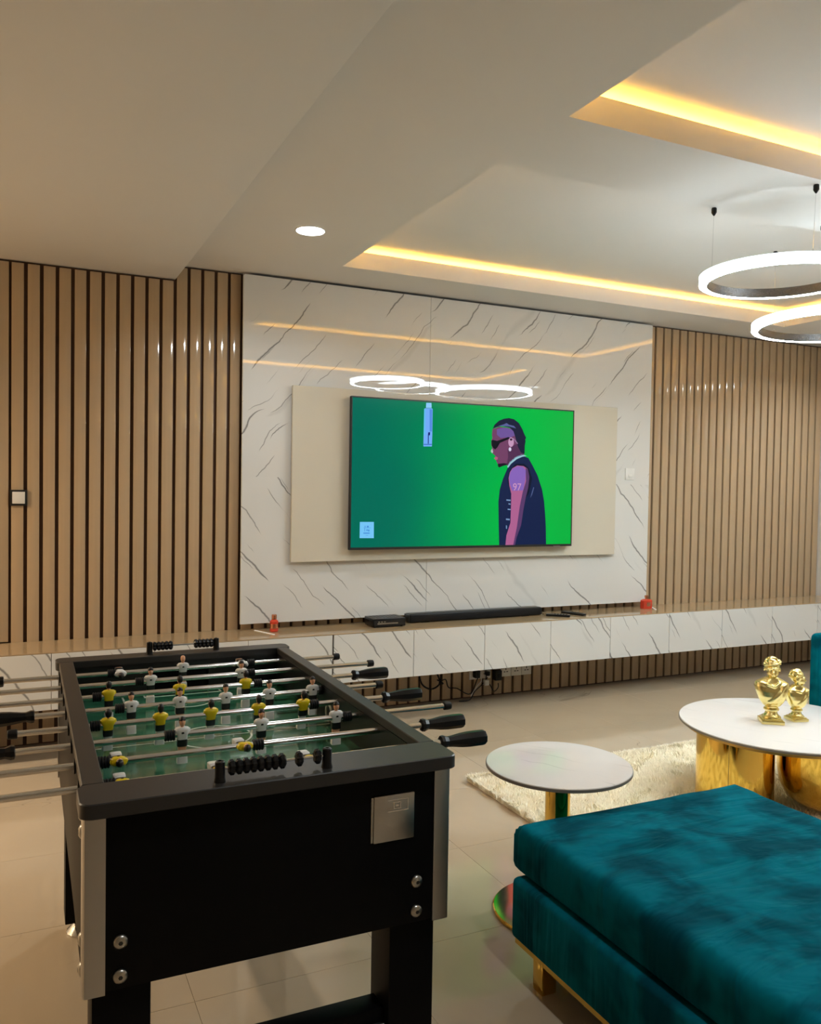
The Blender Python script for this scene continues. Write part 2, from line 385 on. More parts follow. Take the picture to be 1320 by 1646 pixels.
# ------------------------------------------------------------------ marble feature panel, board, television
YP = 5.065
PX0, PX1, PZ0, PZ1 = 1.247, 4.463, 0.634, 2.790
pan = thing('marble_panel', 'large glossy white marble feature panel with grey diagonal veins behind the television', 'wall panel', ((PX0 + PX1) / 2, YP, PZ0))
po = tuple(pan.location)
for a, b in ((PX0, 2.53), (2.5315, PX1)):
    B().box(a, b, YP, YP + 0.018, PZ0, PZ1, 0.0012, 1).build('marble_slab', 'panel', pan, po)
B().box(PX0 + 0.02, PX1 - 0.02, YP + 0.018, YW - 0.001, PZ0 + 0.06, PZ1 - 0.004).build('batten_frame', 'gap', pan, po)
bd = thing('cream_board', 'glossy plain cream backing board framing the television', 'wall panel', (2.83, 5.025, 1.016))
bo = tuple(bd.location)
B().box(1.556, 4.106, 5.025, 5.050, 1.016, 2.128, 0.0015, 1).build('board', 'cream', bd, bo)
B().box(1.62, 4.04, 5.050, YP - 0.0005, 1.08, 2.06).build('spacer', 'cream', bd, bo)

TVX0, TVX1, TVZ0, TVZ1, TVY = 1.924, 3.662, 1.091, 2.079, 4.965
tv = thing('television', 'large flat television showing a man in a dark vest on green', 'television', ((TVX0 + TVX1) / 2, TVY, (TVZ0 + TVZ1) / 2))
to = tuple(tv.location)
tb = B(); tb.box(TVX0, TVX1, TVY + 0.003, TVY + 0.030, TVZ0, TVZ1, 0.003)
tb.build('casing', 'plast', tv, to)
tb = B(); bz = 0.009
tb.box(TVX0, TVX1, TVY - 0.002, TVY + 0.003, TVZ1 - bz, TVZ1, 0.001, 1); tb.box(TVX0, TVX1, TVY - 0.002, TVY + 0.003, TVZ0, TVZ0 + 0.016, 0.001, 1)
tb.box(TVX0, TVX0 + bz, TVY - 0.002, TVY + 0.003, TVZ0 + 0.016, TVZ1 - bz, 0.001, 1); tb.box(TVX1 - bz, TVX1, TVY - 0.002, TVY + 0.003, TVZ0 + 0.016, TVZ1 - bz, 0.001, 1)
tb.build('bezel', 'bframe', tv, to)
B().box(3.50, 3.56, TVY - 0.0025, TVY + 0.003, TVZ0 - 0.006, TVZ0 + 0.004, 0.001, 1).build('logo_tab', 'alu', tv, to)
B().box(2.4, 3.2, TVY + 0.030, 5.0245, 1.3, 1.9, 0.004).build('wall_mount', 'bframe', tv, to)
scr = B().box(TVX0 + bz, TVX1 - bz, TVY, TVY + 0.0035, TVZ0 + 0.016, TVZ1 - bz).build('screen', 'screen', tv, to, smooth=0)
scr['label'] = 'lit screen with teal to bright green backdrop'
PIC = [
    ('picture_vest', (18, 32, 70), 1, [(0.3092,0.0622),(0.339,0.1026),(0.3864,0.1332),(0.4345,0.1504),(0.4801,0.1371),(0.5164,0.0851),(0.5605,0.0151),(0.602,-0.0852),(0.6221,-0.1743),(0.633,-0.2639),(0.641,-0.3536),(0.6464,-0.4842),(0.2521,-0.4782),(0.2459,-0.3513),(0.2392,-0.1771),(0.2481,-0.0899),(0.2735,-0.0141)]),
    ('picture_face', (112, 62, 98), 1, [(0.1802,0.3284),(0.2315,0.3462),(0.2993,0.3435),(0.3679,0.3321),(0.4176,0.2758),(0.4384,0.218),(0.4447,0.1596),(0.3793,0.14),(0.3388,0.1096),(0.3103,0.0727),(0.3019,0.0824),(0.2902,0.0879),(0.232,0.0846),(0.2181,0.1016),(0.2131,0.1176),(0.198,0.1276),(0.2112,0.1395),(0.1955,0.1534),(0.1873,0.1595),(0.1724,0.1671),(0.1682,0.1773),(0.1811,0.1973),(0.1718,0.2228),(0.1732,0.2516),(0.1809,0.2663),(0.1764,0.2891)]),
    ('picture_temple', (108, 82, 150), 2, [(0.2151,0.3282),(0.2721,0.3423),(0.3405,0.3338),(0.3689,0.2913),(0.3281,0.278),(0.2467,0.269),(0.2159,0.2908)]),
    ('picture_jaw', (80, 44, 78), 2, [(0.3062,0.1901),(0.3432,0.2146),(0.3771,0.2333),(0.4328,0.2178),(0.4447,0.1596),(0.3793,0.14),(0.3388,0.1096),(0.3103,0.0727),(0.3017,0.0911),(0.3108,0.1379)]),
    ('picture_hair', (20, 24, 52), 3, [(0.1815,0.3313),(0.1962,0.359),(0.2305,0.3883),(0.2707,0.4041),(0.3113,0.4108),(0.3525,0.4047),(0.3944,0.38),(0.4244,0.3375),(0.4463,0.2945),(0.4571,0.2803),(0.4498,0.2654),(0.4528,0.2567),(0.4473,0.2242),(0.4466,0.1655),(0.4166,0.1733),(0.3915,0.2105),(0.3693,0.2739),(0.3511,0.3197),(0.3197,0.3445),(0.2584,0.3515),(0.218,0.3456)]),
    ('picture_hair_shine', (88, 96, 150), 4, [(0.2246,0.3517),(0.2716,0.3654),(0.2917,0.3751),(0.3124,0.3644),(0.3536,0.3577),(0.3712,0.341),(0.3127,0.3529),(0.2584,0.3515)]),
    ('picture_beard', (24, 16, 34), 3, [(0.2278,0.0892),(0.2778,0.0951),(0.3085,0.0913),(0.2985,0.0823),(0.2714,0.0758),(0.2379,0.0634),(0.2295,0.073)]),
    ('picture_lips', (176, 90, 120), 3, [(0.196,0.1275),(0.2126,0.1395),(0.2282,0.1325),(0.2245,0.118),(0.2097,0.1152)]),
    ('picture_nose_light', (170, 190, 180), 3, [(0.1695,0.1773),(0.1812,0.1938),(0.1884,0.1688),(0.1819,0.1616),(0.1731,0.1671)]),
    ('picture_glasses', (12, 10, 22), 4, [(0.1713,0.2458),(0.1832,0.2538),(0.2169,0.2476),(0.3089,0.2784),(0.3227,0.272),(0.3093,0.2628),(0.2408,0.2341),(0.2225,0.2045),(0.2048,0.1877),(0.1891,0.1964),(0.1754,0.2143)]),
    ('picture_ear', (196, 150, 186), 4, [(0.3549,0.2442),(0.353,0.2294),(0.347,0.2175),(0.3381,0.2106),(0.328,0.2103),(0.3188,0.2164),(0.3123,0.2279),(0.3098,0.2424),(0.3117,0.2571),(0.3176,0.2691),(0.3265,0.276),(0.3365,0.2764),(0.3458,0.2702),(0.3523,0.2587)]),
    ('picture_ear_hole', (60, 30, 60), 5, [(0.3428,0.2623),(0.3418,0.2588),(0.3388,0.2558),(0.3345,0.2541),(0.3296,0.2539),(0.3252,0.2553),(0.3221,0.258),(0.3209,0.2615),(0.3219,0.265),(0.3249,0.268),(0.3292,0.2697),(0.3341,0.2699),(0.3385,0.2685),(0.3416,0.2658)]),
    ('picture_earring', (214, 206, 232), 4, [(0.3355,0.1934),(0.3346,0.1873),(0.3316,0.1823),(0.3273,0.1795),(0.3225,0.1793),(0.318,0.1819),(0.3149,0.1866),(0.3136,0.1926),(0.3146,0.1987),(0.3175,0.2037),(0.3218,0.2065),(0.3267,0.2067),(0.3311,0.2041),(0.3343,0.1994)]),
    ('picture_mask_loop', (150, 120, 160), 4, [(0.3454,0.27),(0.3522,0.2732),(0.3895,0.2367),(0.3854,0.2325)]),
    ('picture_collar', (150, 196, 210), 2, [(0.3055,0.0726),(0.3286,0.1093),(0.3724,0.1421),(0.4238,0.1618),(0.4637,0.1513),(0.4277,0.1438),(0.3831,0.1261),(0.3358,0.092),(0.3126,0.0623)]),
    ('picture_armhole', (10, 18, 42), 2, [(0.3137,-0.0483),(0.314,-0.0017),(0.328,0.0452),(0.3736,0.0931),(0.4427,0.0949),(0.4853,0.0666),(0.5152,-0.0095),(0.4897,-0.1162),(0.4625,-0.146),(0.351,-0.1178)]),
    ('picture_arm', (172, 96, 142), 3, [(0.3468,0.0603),(0.3876,0.0817),(0.4397,0.0784),(0.475,0.0605),(0.4904,0.0019),(0.4817,-0.075),(0.4625,-0.146),(0.4451,-0.2345),(0.4288,-0.3406),(0.3927,-0.4286),(0.3815,-0.4802),(0.3032,-0.479),(0.3098,-0.4101),(0.3406,-0.3226),(0.3427,-0.2056),(0.3427,-0.1179),(0.325,-0.0597),(0.3183,-0.0074),(0.3283,0.0336)]),
    ('picture_arm_shade', (88, 58, 104), 4, [(0.4574,0.0659),(0.475,0.0605),(0.4904,0.0019),(0.4817,-0.075),(0.4625,-0.146),(0.4451,-0.2345),(0.4288,-0.3406),(0.3927,-0.4286),(0.3815,-0.4802),(0.3663,-0.48),(0.3944,-0.3522),(0.4152,-0.2052),(0.4371,-0.105),(0.4631,-0.0281)]),
    ('picture_tattoo', (132, 98, 182), 4, [(0.3469,0.0573),(0.3877,0.0771),(0.4363,0.0736),(0.4592,0.0483),(0.4566,-0.0165),(0.4403,-0.0932),(0.3505,-0.0973),(0.3288,-0.048),(0.3222,-0.0015),(0.331,0.0325)]),
    ('picture_vest_clasp', (120, 150, 190), 2, [(0.304,-0.1579),(0.3382,-0.16),(0.3385,-0.1693),(0.3042,-0.1673)]),
    ('picture_vest_clasp', (120, 150, 190), 2, [(0.3217,-0.1852),(0.3389,-0.1875),(0.3391,-0.1956),(0.3219,-0.1934)]),
    ('picture_vest_clasp', (120, 150, 190), 2, [(0.3157,-0.2232),(0.3398,-0.2254),(0.3399,-0.2336),(0.3159,-0.2314)]),
    ('picture_vest_clasp', (120, 150, 190), 2, [(0.3037,-0.2921),(0.3345,-0.2945),(0.3347,-0.305),(0.3039,-0.3026)]),
    ('picture_vest_clasp', (120, 150, 190), 2, [(0.3048,-0.34),(0.313,-0.3423),(0.3135,-0.3657),(0.3053,-0.3633)]),
    ('picture_vest_fold', (78, 92, 136), 2, [(0.5272,-0.0684),(0.5336,-0.0713),(0.518,-0.1218),(0.5031,-0.1456),(0.5108,-0.116)]),
    ('picture_microphone', (112, 170, 246), 1, [(-0.3503,0.4379),(-0.3428,0.4432),(-0.2947,0.4459),(-0.2864,0.4414),(-0.2862,0.2662),(-0.2878,0.1911),(-0.3512,0.1889),(-0.3508,0.2635)]),
    ('picture_microphone_cap', (140, 200, 250), 1, [(-0.3354,0.4793),(-0.2966,0.4816),(-0.2947,0.4484),(-0.3366,0.4461)]),
    ('picture_microphone_edge', (96, 190, 240), 2, [(-0.3503,0.4352),(-0.3402,0.438),(-0.3395,0.264),(-0.3508,0.2635)]),
    ('picture_microphone_slot', (14, 24, 110), 2, [(-0.317,0.2842),(-0.3031,0.2859),(-0.304,0.2654),(-0.3129,0.2639),(-0.3126,0.2084),(-0.3187,0.2082),(-0.3187,0.2648)]),
    ('picture_microphone_foot', (60, 110, 190), 2, [(-0.3498,0.2059),(-0.2889,0.2081),(-0.2888,0.2013),(-0.3497,0.1991)]),
    ('picture_microphone_shade', (84, 140, 222), 2, [(-0.3098,0.4374),(-0.2894,0.4385),(-0.2887,0.2911),(-0.307,0.2903)]),
    ('picture_caption_square', (116, 196, 246), 1, [(-0.7982,-0.3127),(-0.7004,-0.313),(-0.6993,-0.4187),(-0.7987,-0.4175)]),
    ('picture_caption_mark', (70, 140, 214), 2, [(-0.7647,-0.3378),(-0.7598,-0.3378),(-0.7596,-0.3485),(-0.7645,-0.3485)]),
    ('picture_caption_mark', (70, 140, 214), 2, [(-0.7499,-0.3379),(-0.7367,-0.3379),(-0.7365,-0.3486),(-0.7497,-0.3486)]),
    ('picture_caption_mark', (70, 140, 214), 2, [(-0.7727,-0.3499),(-0.7233,-0.3503),(-0.7233,-0.3521),(-0.7727,-0.3518)]),
    ('picture_caption_mark', (70, 140, 214), 2, [(-0.7661,-0.353),(-0.7628,-0.3531),(-0.7625,-0.3744),(-0.7658,-0.3744)]),
    ('picture_caption_mark', (70, 140, 214), 2, [(-0.7528,-0.3615),(-0.7429,-0.3616),(-0.7428,-0.37),(-0.7527,-0.3699)]),
    ('picture_caption_mark', (70, 140, 214), 2, [(-0.7404,-0.3624),(-0.7314,-0.3624),(-0.7312,-0.3747),(-0.7403,-0.3746)]),
    ('picture_caption_mark', (70, 140, 214), 2, [(-0.773,-0.382),(-0.7294,-0.3823),(-0.7293,-0.3892),(-0.7729,-0.3888)]),
    ('picture_caption_mark', (70, 140, 214), 2, [(-0.7572,-0.3989),(-0.7399,-0.3991),(-0.7398,-0.4009),(-0.7571,-0.4007)]),
]
# 97 box [(0.3421, -0.0303), (0.4334, -0.0963), (0.3883, -0.0939)]
pmats = {}
for nm, c, ly, poly in PIC:
    if c not in pmats: pmats[c] = emis('screen_colour', srgb(*c), 0.71)
    d = 0.0006 * ly
    B().prism(poly, -d, -d + 0.0006 if ly > 1 else 0.0, 0).build(nm, pmats[c], tv, smooth=0)
cu = bpy.data.curves.new('number', 'FONT'); cu.body = '97'; cu.size = 0.072; cu.extrude = 0.0002; cu.align_x = 'CENTER'
tmp = bpy.data.objects.new('number', cu); COL.objects.link(tmp)
me = bpy.data.meshes.new_from_object(tmp.evaluated_get(bpy.context.evaluated_depsgraph_get())); bpy.data.objects.remove(tmp)
me.materials.clear(); me.materials.append(emis('screen_tattoo', srgb(204, 150, 190), 0.71))
num = link('picture_tattoo_number', me, tv, (0.3883, -0.0034, -0.0939)); num.rotation_euler = (PI / 2, 0, 0)


# ------------------------------------------------------------------ floating cabinet run
YC, ZCT, ZCB = 4.763, 0.594, 0.2865
XJ = [-0.905, -0.371, 0.163, 0.693, 1.222, 1.751, 2.298, 2.824, 3.355, 3.874, 4.427, 4.961, 5.505, 6.035, 6.466]
wt = B().box(-0.905, 6.466, YC + 0.0005, YW - 0.0005, ZCT - 0.007, ZCT, 0.001, 1).build('worktop', 'deck', org=(2.8, 4.95, ZCT))
tag(wt, 'long glossy tan worktop running over the floating marble cabinets', 'worktop')
cl = ['floating marble cabinet at the far left end, out of view', 'leftmost visible floating marble cabinet, behind the left rods of the games table',
      'floating marble cabinet behind the far left corner of the games table', 'floating marble cabinet almost hidden behind the far score beads',
      'floating marble cabinet below the round red bottle, left of the wide brown joint', 'floating marble cabinet below the black set-top box',
      'floating marble cabinet with crossing veins below the left half of the soundbar', 'floating marble cabinet above the wall sockets, below the right half of the soundbar',
      'floating marble cabinet below the two remote controls', 'floating marble cabinet below the square red bottle',
      'floating marble cabinet next to the right of the square red bottle', 'floating marble cabinet second to the right of the square red bottle',
      'floating marble cabinet third to the right of the square red bottle, above the armchair', 'narrow floating marble cabinet ending at the right wall']
n = 0
for k, (a, b) in enumerate(zip(XJ[:-1], XJ[1:])):
    t = thing('floating_cabinet', cl[k], 'cabinet', ((a + b) / 2, YC, ZCB), group='floating marble cabinets along the feature wall')
    o3 = tuple(t.location); g = 0.0015 + (0.003 if abs(a - 1.751) < 1e-6 else 0); h = 0.0015 + (0.005 if abs(b - 1.751) < 1e-6 else 0)
    B().box(a + 0.001, b - 0.001, YC + 0.019, YW - 0.002, ZCB + 0.002, ZCT - 0.0078).build('body', 'gap', t, o3)
    B().box(a + g, b - h, YC, YC + 0.018, ZCB, ZCT - 0.0075, 0.0012, 1).build('door', 'door', t, o3)

# things on the worktop
def bottle(x, y, sq, label):
    t = thing('diffuser_bottle', label, 'bottle', (x, y, ZCT), group='red scent bottles on the worktop')
    if sq:
        b = B().loft([rrect(.040, .024, 0.0, 24, 6), rrect(.042, .026, .006, 24, 6), rrect(.042, .026, .064, 24, 6), rrect(.030, .020, .072, 24, 4), rrect(.012, .012, .075, 24, 2)])
        b.build('bottle_body', 'redglass', t); B().lathe([(.012, .075), (.012, .082), (.015, .083), (.015, .100), (.012, .102)], seg=20).build('cap', 'copper', t)
        B().box(-.018, .018, -.0275, -.0262, .02, .05).build('label', 'copper', t)
    else:
        b = B().lathe([(.022, 0), (.026, .004), (.026, .064), (.020, .072), (.012, .076)], seg=24); b.build('bottle_body', 'redglass', t)
        B().lathe([(.013, .076), (.016, .078), (.016, .104), (.013, .107)], seg=20).build('cap', 'copper', t)
        B().lathe([(.0265, .022), (.0265, .05)], seg=24, caps=False).build('label', 'copper', t)
bottle(1.437, 4.975, False, 'small round red scent bottle with copper cap at left end of the panel')
bottle(4.395, 4.985, True, 'squat square red scent bottle at right corner of the marble panel')
def stick(p, q, label):
    d = Vector(q) - Vector(p); L = d.length
    o = B().box(0, L, -.007, .007, 0, .004, .001, 1).build('paper_stick', 'card', loc=(p[0], p[1], ZCT)); o.rotation_euler = (0, 0, math.atan2(d.y, d.x)); tag(o, label, 'stick')
stick((1.333, 5.045), (1.405, 4.86), 'thin white stick lying in front of the round red bottle')
stick((4.49, 5.045), (4.415, 4.90), 'short white stick lying beside the square red bottle')
t = thing('set_top_box', 'black set-top box with silver front strip beside the soundbar', 'set-top box', (2.175, 4.95, ZCT), 0.0)
B().box(-.115, .115, -.075, .075, .006, .058, .005).build('case', 'plast', t)
B().box(-.107, .107, -.0762, -.0752, .014, .046, .0004, 1).build('front_panel', 'bframe', t)
B().box(-.085, .06, -.0775, -.0763, .022, .030, .0004, 1).build('silver_strip', 'alu', t)
for i in range(3): B().box(-.08 + i * .02, -.068 + i * .02, -.0775, -.0763, .034, .040, .0004, 1).build('button', 'alu', t)
for i in range(8): B().box(-.09 + i * .024, -.08 + i * .024, -.06, .06, .0578, .0588).build('vent', 'bframe', t)
for sx in (-1, 1):
    for sy in (-1, 1): B().lathe([(.008, 0), (.009, .006)], (sx * .095, sy * .055, 0), 12).build('foot', 'rubber', t)
t = thing('soundbar', 'long black soundbar lying on the worktop below the television', 'soundbar', (2.885, 4.995, ZCT))
B().box(-.525, .525, -.035, .045, .004, .062, .010, 3).build('body', 'plast', t)
B().box(-.515, .515, -.0365, -.030, .010, .056, .003).build('grille', 'rubber', t)
for s_ in (-1, 1):
    B().box(s_ * .525 - .006, s_ * .525 + .006, -.030, .040, .008, .058, .003).build('end_cap', 'bframe', t)
    B().box(s_ * .4 - .03, s_ * .4 + .03, -.02, .03, 0, .005).build('foot', 'rubber', t)
def remote(x, y, rz, L, label):
    t = thing('remote_control', label, 'remote', (x, y, ZCT), rz)
    B().box(-.022, .022, -L / 2, L / 2, 0, .016, .004).build('shell', 'plast', t)
    bb = B()
    for i in range(3):
        for j in range(5): bb.box(-.015 + i * .011, -.007 + i * .011, -L / 2 + .02 + j * .02, -L / 2 + .032 + j * .02, .0155, .0175)
    bb.build('keypad', 'rubber', t)
remote(3.50, 4.885, 0.9, .17, 'black remote control with blunt end nearest the soundbar')
remote(3.665, 4.925, 0.35, .19, 'black slim remote control to the right of the other one')
# wall switches and sockets
t = thing('light_switch', 'white light switch in a square black frame on the tan wall', 'switch', (0.005, YW - 0.001, 1.407))
B().box(-.044, .044, -.010, 0, -.044, .044, .002).build('frame', 'bframe', t); B().box(-.032, .032, -.014, -.010, -.033, .033, .002).build('rocker', 'whitep', t)
t = thing('light_switch', 'white wall switch on the marble panel right of the television', 'switch', (4.267, YP, 1.63))
B().box(-.044, .044, -.009, 0, -.044, .044, .002).build('plate', 'whitep', t); B().box(-.020, .020, -.013, -.009, -.026, -.004, .0015).build('rocker', 'whitep', t)
def socket(x, lab):
    t = thing('wall_socket', lab, 'socket', (x, YW, 0.178), group='white sockets under the cabinets')
    B().box(-.043, .043, -.010, -.0002, -.043, .043, .003).build('plate', 'whitep', t)
    for dx, dz, w_, h_ in ((0, .012, .003, .008), (-.011, -.008, .007, .003), (.011, -.008, .007, .003)):
        B().box(dx - w_, dx + w_, -.0108, -.0098, dz - h_, dz + h_).build('pin_hole', 'bframe', t)
socket(3.215, 'white wall socket nearest the black plug adapter'); socket(3.305, 'white wall socket in the middle of the visible three'); socket(3.393, 'rightmost white wall socket under the cabinets')
socket(2.955, 'white wall socket with a black plug in it, behind the cables'); socket(3.045, 'white wall socket behind the dangling white plug')
def plug(x, y, z, s_, mat, label):
    t = thing('plug_adapter', label, 'plug', (x, y, z)); B().box(-s_ * .6, s_ * .6, -.045, -.0, -s_ * .8, s_ * .8, .006).build('shell', mat, t); B().box(-s_ * .25, s_ * .25, -.05, -.044, -s_ * .4, s_ * .4, .002).build('cable_boot', 'rubber', t)
plug(2.955, YW - .0115, .180, .034, 'plast', 'black plug pushed into the left socket under the cabinets')
plug(3.135, YW - .001, .155, .046, 'plast', 'large black power adapter beside the three open sockets')
plug(3.045, YW - .0115, .118 + .06, .020, 'plast', 'small black plug between the other plug and adapter')
def cable(pts, r, mat, label):
    P = [Vector(p) for p in pts]; out = []
    for i in range(len(P) - 1):
        p0, p1, p2, p3 = P[max(i - 1, 0)], P[i], P[i + 1], P[min(i + 2, len(P) - 1)]
        for k in range(6):
            u = k / 6; out.append(0.5 * ((2 * p1) + (-p0 + p2) * u + (2 * p0 - 5 * p1 + 4 * p2 - p3) * u * u + (-p0 + 3 * p1 - 3 * p2 + p3) * u ** 3))
    out.append(P[-1]); o = B().tube(out, r, 8).build('cable', mat, org=tuple(P[0])); tag(o, label, 'cable', 'loose cables under the cabinets')
yk = 5.09
cable([(2.49, yk, .26), (2.52, yk, .15), (2.584, yk, .106), (2.64, yk, .118), (2.66, yk, .16), (2.60, yk, .28)], .006, 'rubber', 'black cable looping in a deep sag at the left')
cable([(2.63, yk - .02, .17), (2.68, yk - .02, .14), (2.64, yk - .03, .15), (2.69, yk - .03, .17), (2.72, yk - .02, .11), (2.80, yk, .09), (2.90, yk - .01, .045), (2.955, 5.07, .16)], .004, 'rubber', 'black cable bundled in a knot then running to the left plug')
cable([(2.80, yk - .03, .008), (2.88, yk - .04, .012), (2.93, yk - .02, .06), (3.00, yk, .10), (3.045, 5.085, .15)], .0035, 'rubber', 'thin black cable touching the floor below the sockets')
cable([(2.90, yk - .02, .03), (2.96, yk, .09), (2.99, yk - .01, .13), (2.98, 5.085, .16)], .004, 'card', 'short white cable rising to the sockets')
cable([(3.06, yk - .01, .10), (3.09, yk - .02, .05), (3.13, yk - .01, .07), (3.135, 5.088, .10)], .0035, 'rubber', 'black cable hanging in a small loop under the large adapter')
t = thing('dangling_plug', 'small white plug dangling below the sockets', 'plug', (3.03, 5.085, .115)); B().box(-.018, .018, -.02, .015, -.02, .02, .006).build('shell', 'card', t); B().tube([(0, 0, .02), (.004, 0, .05), (0, 0.01, .07)], .004, 8).build('lead', 'rubber', t)
# ------------------------------------------------------------------ foosball table
ft = thing('foosball_table', 'black foosball table with charcoal rails, steel rods and green playfield', 'games table', (0.512, 2.33, 0), math.radians(-0.5))
HW, HL = 0.390, 0.665          # body half width / half length
ZB0, ZB1, ZRT, ZF, ZR = 0.515, 0.870, 0.900, 0.776, 0.862
IW, IN0, IN1 = 0.349, -0.590, 0.632   # inner opening
B().box(-HW, HW, -HL, -HL + 0.03, ZB0, ZB1, 0.002).build('end_panel', 'black', ft)
B().box(-HW, HW, HL - 0.01, HL + 0.02, ZB0, ZB1, 0.002).build('end_panel', 'black', ft)
for s_ in (-1, 1): B().box(min(s_ * HW, s_ * (HW - .022)), max(s_ * HW, s_ * (HW - .022)), -HL + 0.03, HL - 0.01, ZB0, ZB1 + .008, 0.001).build('side_panel', 'black', ft)
B().box(-HW + .022, HW - .022, -HL + .03, HL - .01, ZB0 + .01, ZB0 + .025).build('bottom_board', 'black', ft)
for s_ in (-1, 1): B().box(min(s_ * IW, s_ * (IW + .018)), max(s_ * IW, s_ * (IW + .018)), IN0 - .01, IN1 + .01, ZF - .02, ZRT - .022).build('inner_wall', 'inner', ft)
for (ya, yb) in ((IN0 - .045, IN0), (IN1, IN1 + .02)):
    B().prism([(-IW, ZF - .02), (-.10, ZF - .02), (-.10, ZF + .075), (.10, ZF + .075), (.10, ZF - .02), (IW, ZF - .02), (IW, ZRT - .022), (-IW, ZRT - .022)], ya, yb).build('goal_wall', 'inner', ft, smooth=0)
B().box(-IW, IW, IN0 - .045, IN1 + .02, ZF - .02, ZF).build('playfield', 'field', ft)
# printed lines, thin inlays
FC = 0.04
lb = B(); e = .0006
def strip(x0, x1, y0, y1): lb.box(x0, x1, y0, y1, ZF - .001, ZF + e)
strip(-IW, IW, FC - .003, FC + .003)
def arc(cx, cy, r, a0, a1, w_=.003, n=36):
    for i in range(n):
        a, b = a0 + (a1 - a0) * i / n, a0 + (a1 - a0) * (i + 1) / n
        vs = [lb.bm.verts.new((cx + q * math.cos(t_), cy + q * math.sin(t_), ZF + e)) for t_, q in ((a, r - w_), (b, r - w_), (b, r + w_), (a, r + w_))]
        lb.bm.faces.new(vs)
arc(0, FC, .105, 0, 2 * PI); arc(0, FC, .004, 0, 2 * PI, .004, 16)
for s_, ye in ((-1, IN0), (1, IN1)):
    d = -s_
    for hw, dp in ((.20, .17), (.13, .075)):
        strip(-hw, -hw + .006, min(ye, ye + d * dp), max(ye, ye + d * dp)); strip(hw - .006, hw, min(ye, ye + d * dp), max(ye, ye + d * dp))
        strip(-hw, hw, ye + d * dp - .003, ye + d * dp + .003)
    arc(0, ye + d * .17, .075, (PI * 0.0 if d > 0 else PI), (PI if d > 0 else 2 * PI), .003, 20)
lb.build('field_lines', 'line', ft, smooth=0)
# top rails: two end boards and two side boards
def board(nm, x0, x1, y0, y1, rad, z0=ZB1, z1=ZRT):
    pts = []
    for cx, cy, a0 in ((x1 - rad, y1 - rad, 0), (x0 + rad, y1 - rad, PI / 2), (x0 + rad, y0 + rad, PI), (x1 - rad, y0 + rad, 1.5 * PI)):
        for k in range(7): a = a0 + PI / 2 * k / 6; pts.append((cx + rad * math.cos(a), cy + rad * math.sin(a)))
    ins = lambda q, d: [(px - d * math.copysign(1, px - (x0 + x1) / 2), py - d * math.copysign(1, py - (y0 + y1) / 2)) for px, py in q]
    sm = ins(pts, .002)
    return B().loft([[(a, b, z0) for a, b in sm], [(a, b, z0 + .002) for a, b in pts], [(a, b, z1 - .002) for a, b in pts], [(a, b, z1) for a, b in sm]]).build(nm, 'rail', ft)
board('end_rail', -.402, .392, -.706, IN0, .022); board('end_rail', -.402, .402, IN1, .712, .022)
board('side_rail', -.392, -IW + .0, IN0 + .0006, IN1 - .0006, .001, ZRT - .022); board('side_rail', IW, .388, IN0 + .0006, IN1 - .0006, .001, ZRT - .022)
# aluminium corner trims
for sx in (-1, 1):
    for sy, yy in ((-1, -HL), (1, HL + .02)):
        tr = B(); x0 = sx * HW; w_ = .038; th = .004; pr = []
        for (u, v_) in ((w_, 0), (w_, -th), (.006, -th), (.0, -th + .001), (-th + .001, 0.001), (-th, .006), (-th, w_), (0, w_), (0, .004), (.004, 0)):
            pr.append((x0 - sx * u, yy - sy * v_))
        tr.loft([[(a, b, ZB0 - .004) for a, b in pr], [(a, b, ZB1 - .001) for a, b in pr]]).build('corner_trim', 'alu', ft)
# legs with feet, stretcher
for sx in (-1, 1):
    for yy in (-HL + .032, HL - .012 - .11):
        x0 = sx * (HW - .016); x1 = x0 - sx * .112
        lg = B().box(min(x0, x1), max(x0, x1), yy, yy + .110, .055, ZB0 + .012, .003).build('leg', 'black', ft)
        lc = ((x0 + x1) / 2, yy + .055)
        B().lathe([(.012, .03), (.012, .055), (.022, .0548)], (*lc, 0), 20).build('bolt_stem', 'steel', lg)
        fb = B(); rings = []
        for r, z in ((.050, 0), (.052, .006), (.046, .012), (.030, .030), (.018, .036)):
            rings.append([(lc[0] + (r * (1 - (.06 if i % 2 and .005 < z < .031 else 0))) * math.cos(2 * PI * i / 32), lc[1] + (r * (1 - (.06 if i % 2 and .005 < z < .031 else 0))) * math.sin(2 * PI * i / 32), z) for i in range(32)])
        fb.loft(rings).build('levelling_foot', 'steel', lg)
B().box(-HW + .13, HW - .13, -HL + .055, -HL + .115, .24, .300, .003).build('stretcher', 'black', ft)
B().tube([(-HW + .135, -HL + .046, .262), (HW - .135, -HL + .046, .262)], .011, 16).build('foot_bar', 'steel', ft)
bc = B(); cy_ = FC + .0
rgs = [[(IW - .0008, cy_ + r * math.cos(2 * PI * i / 24), ZF + .034 + r * math.sin(2 * PI * i / 24)) for i in range(24)] for r in (.022, .026)] + [[(IW - .006, cy_ + r * math.cos(2 * PI * i / 24), ZF + .034 + r * math.sin(2 * PI * i / 24)) for i in range(24)] for r in (.0255, .0225)]
bc.loft(rgs + [rgs[0]], caps=False).build('ball_inlet', 'line', ft)
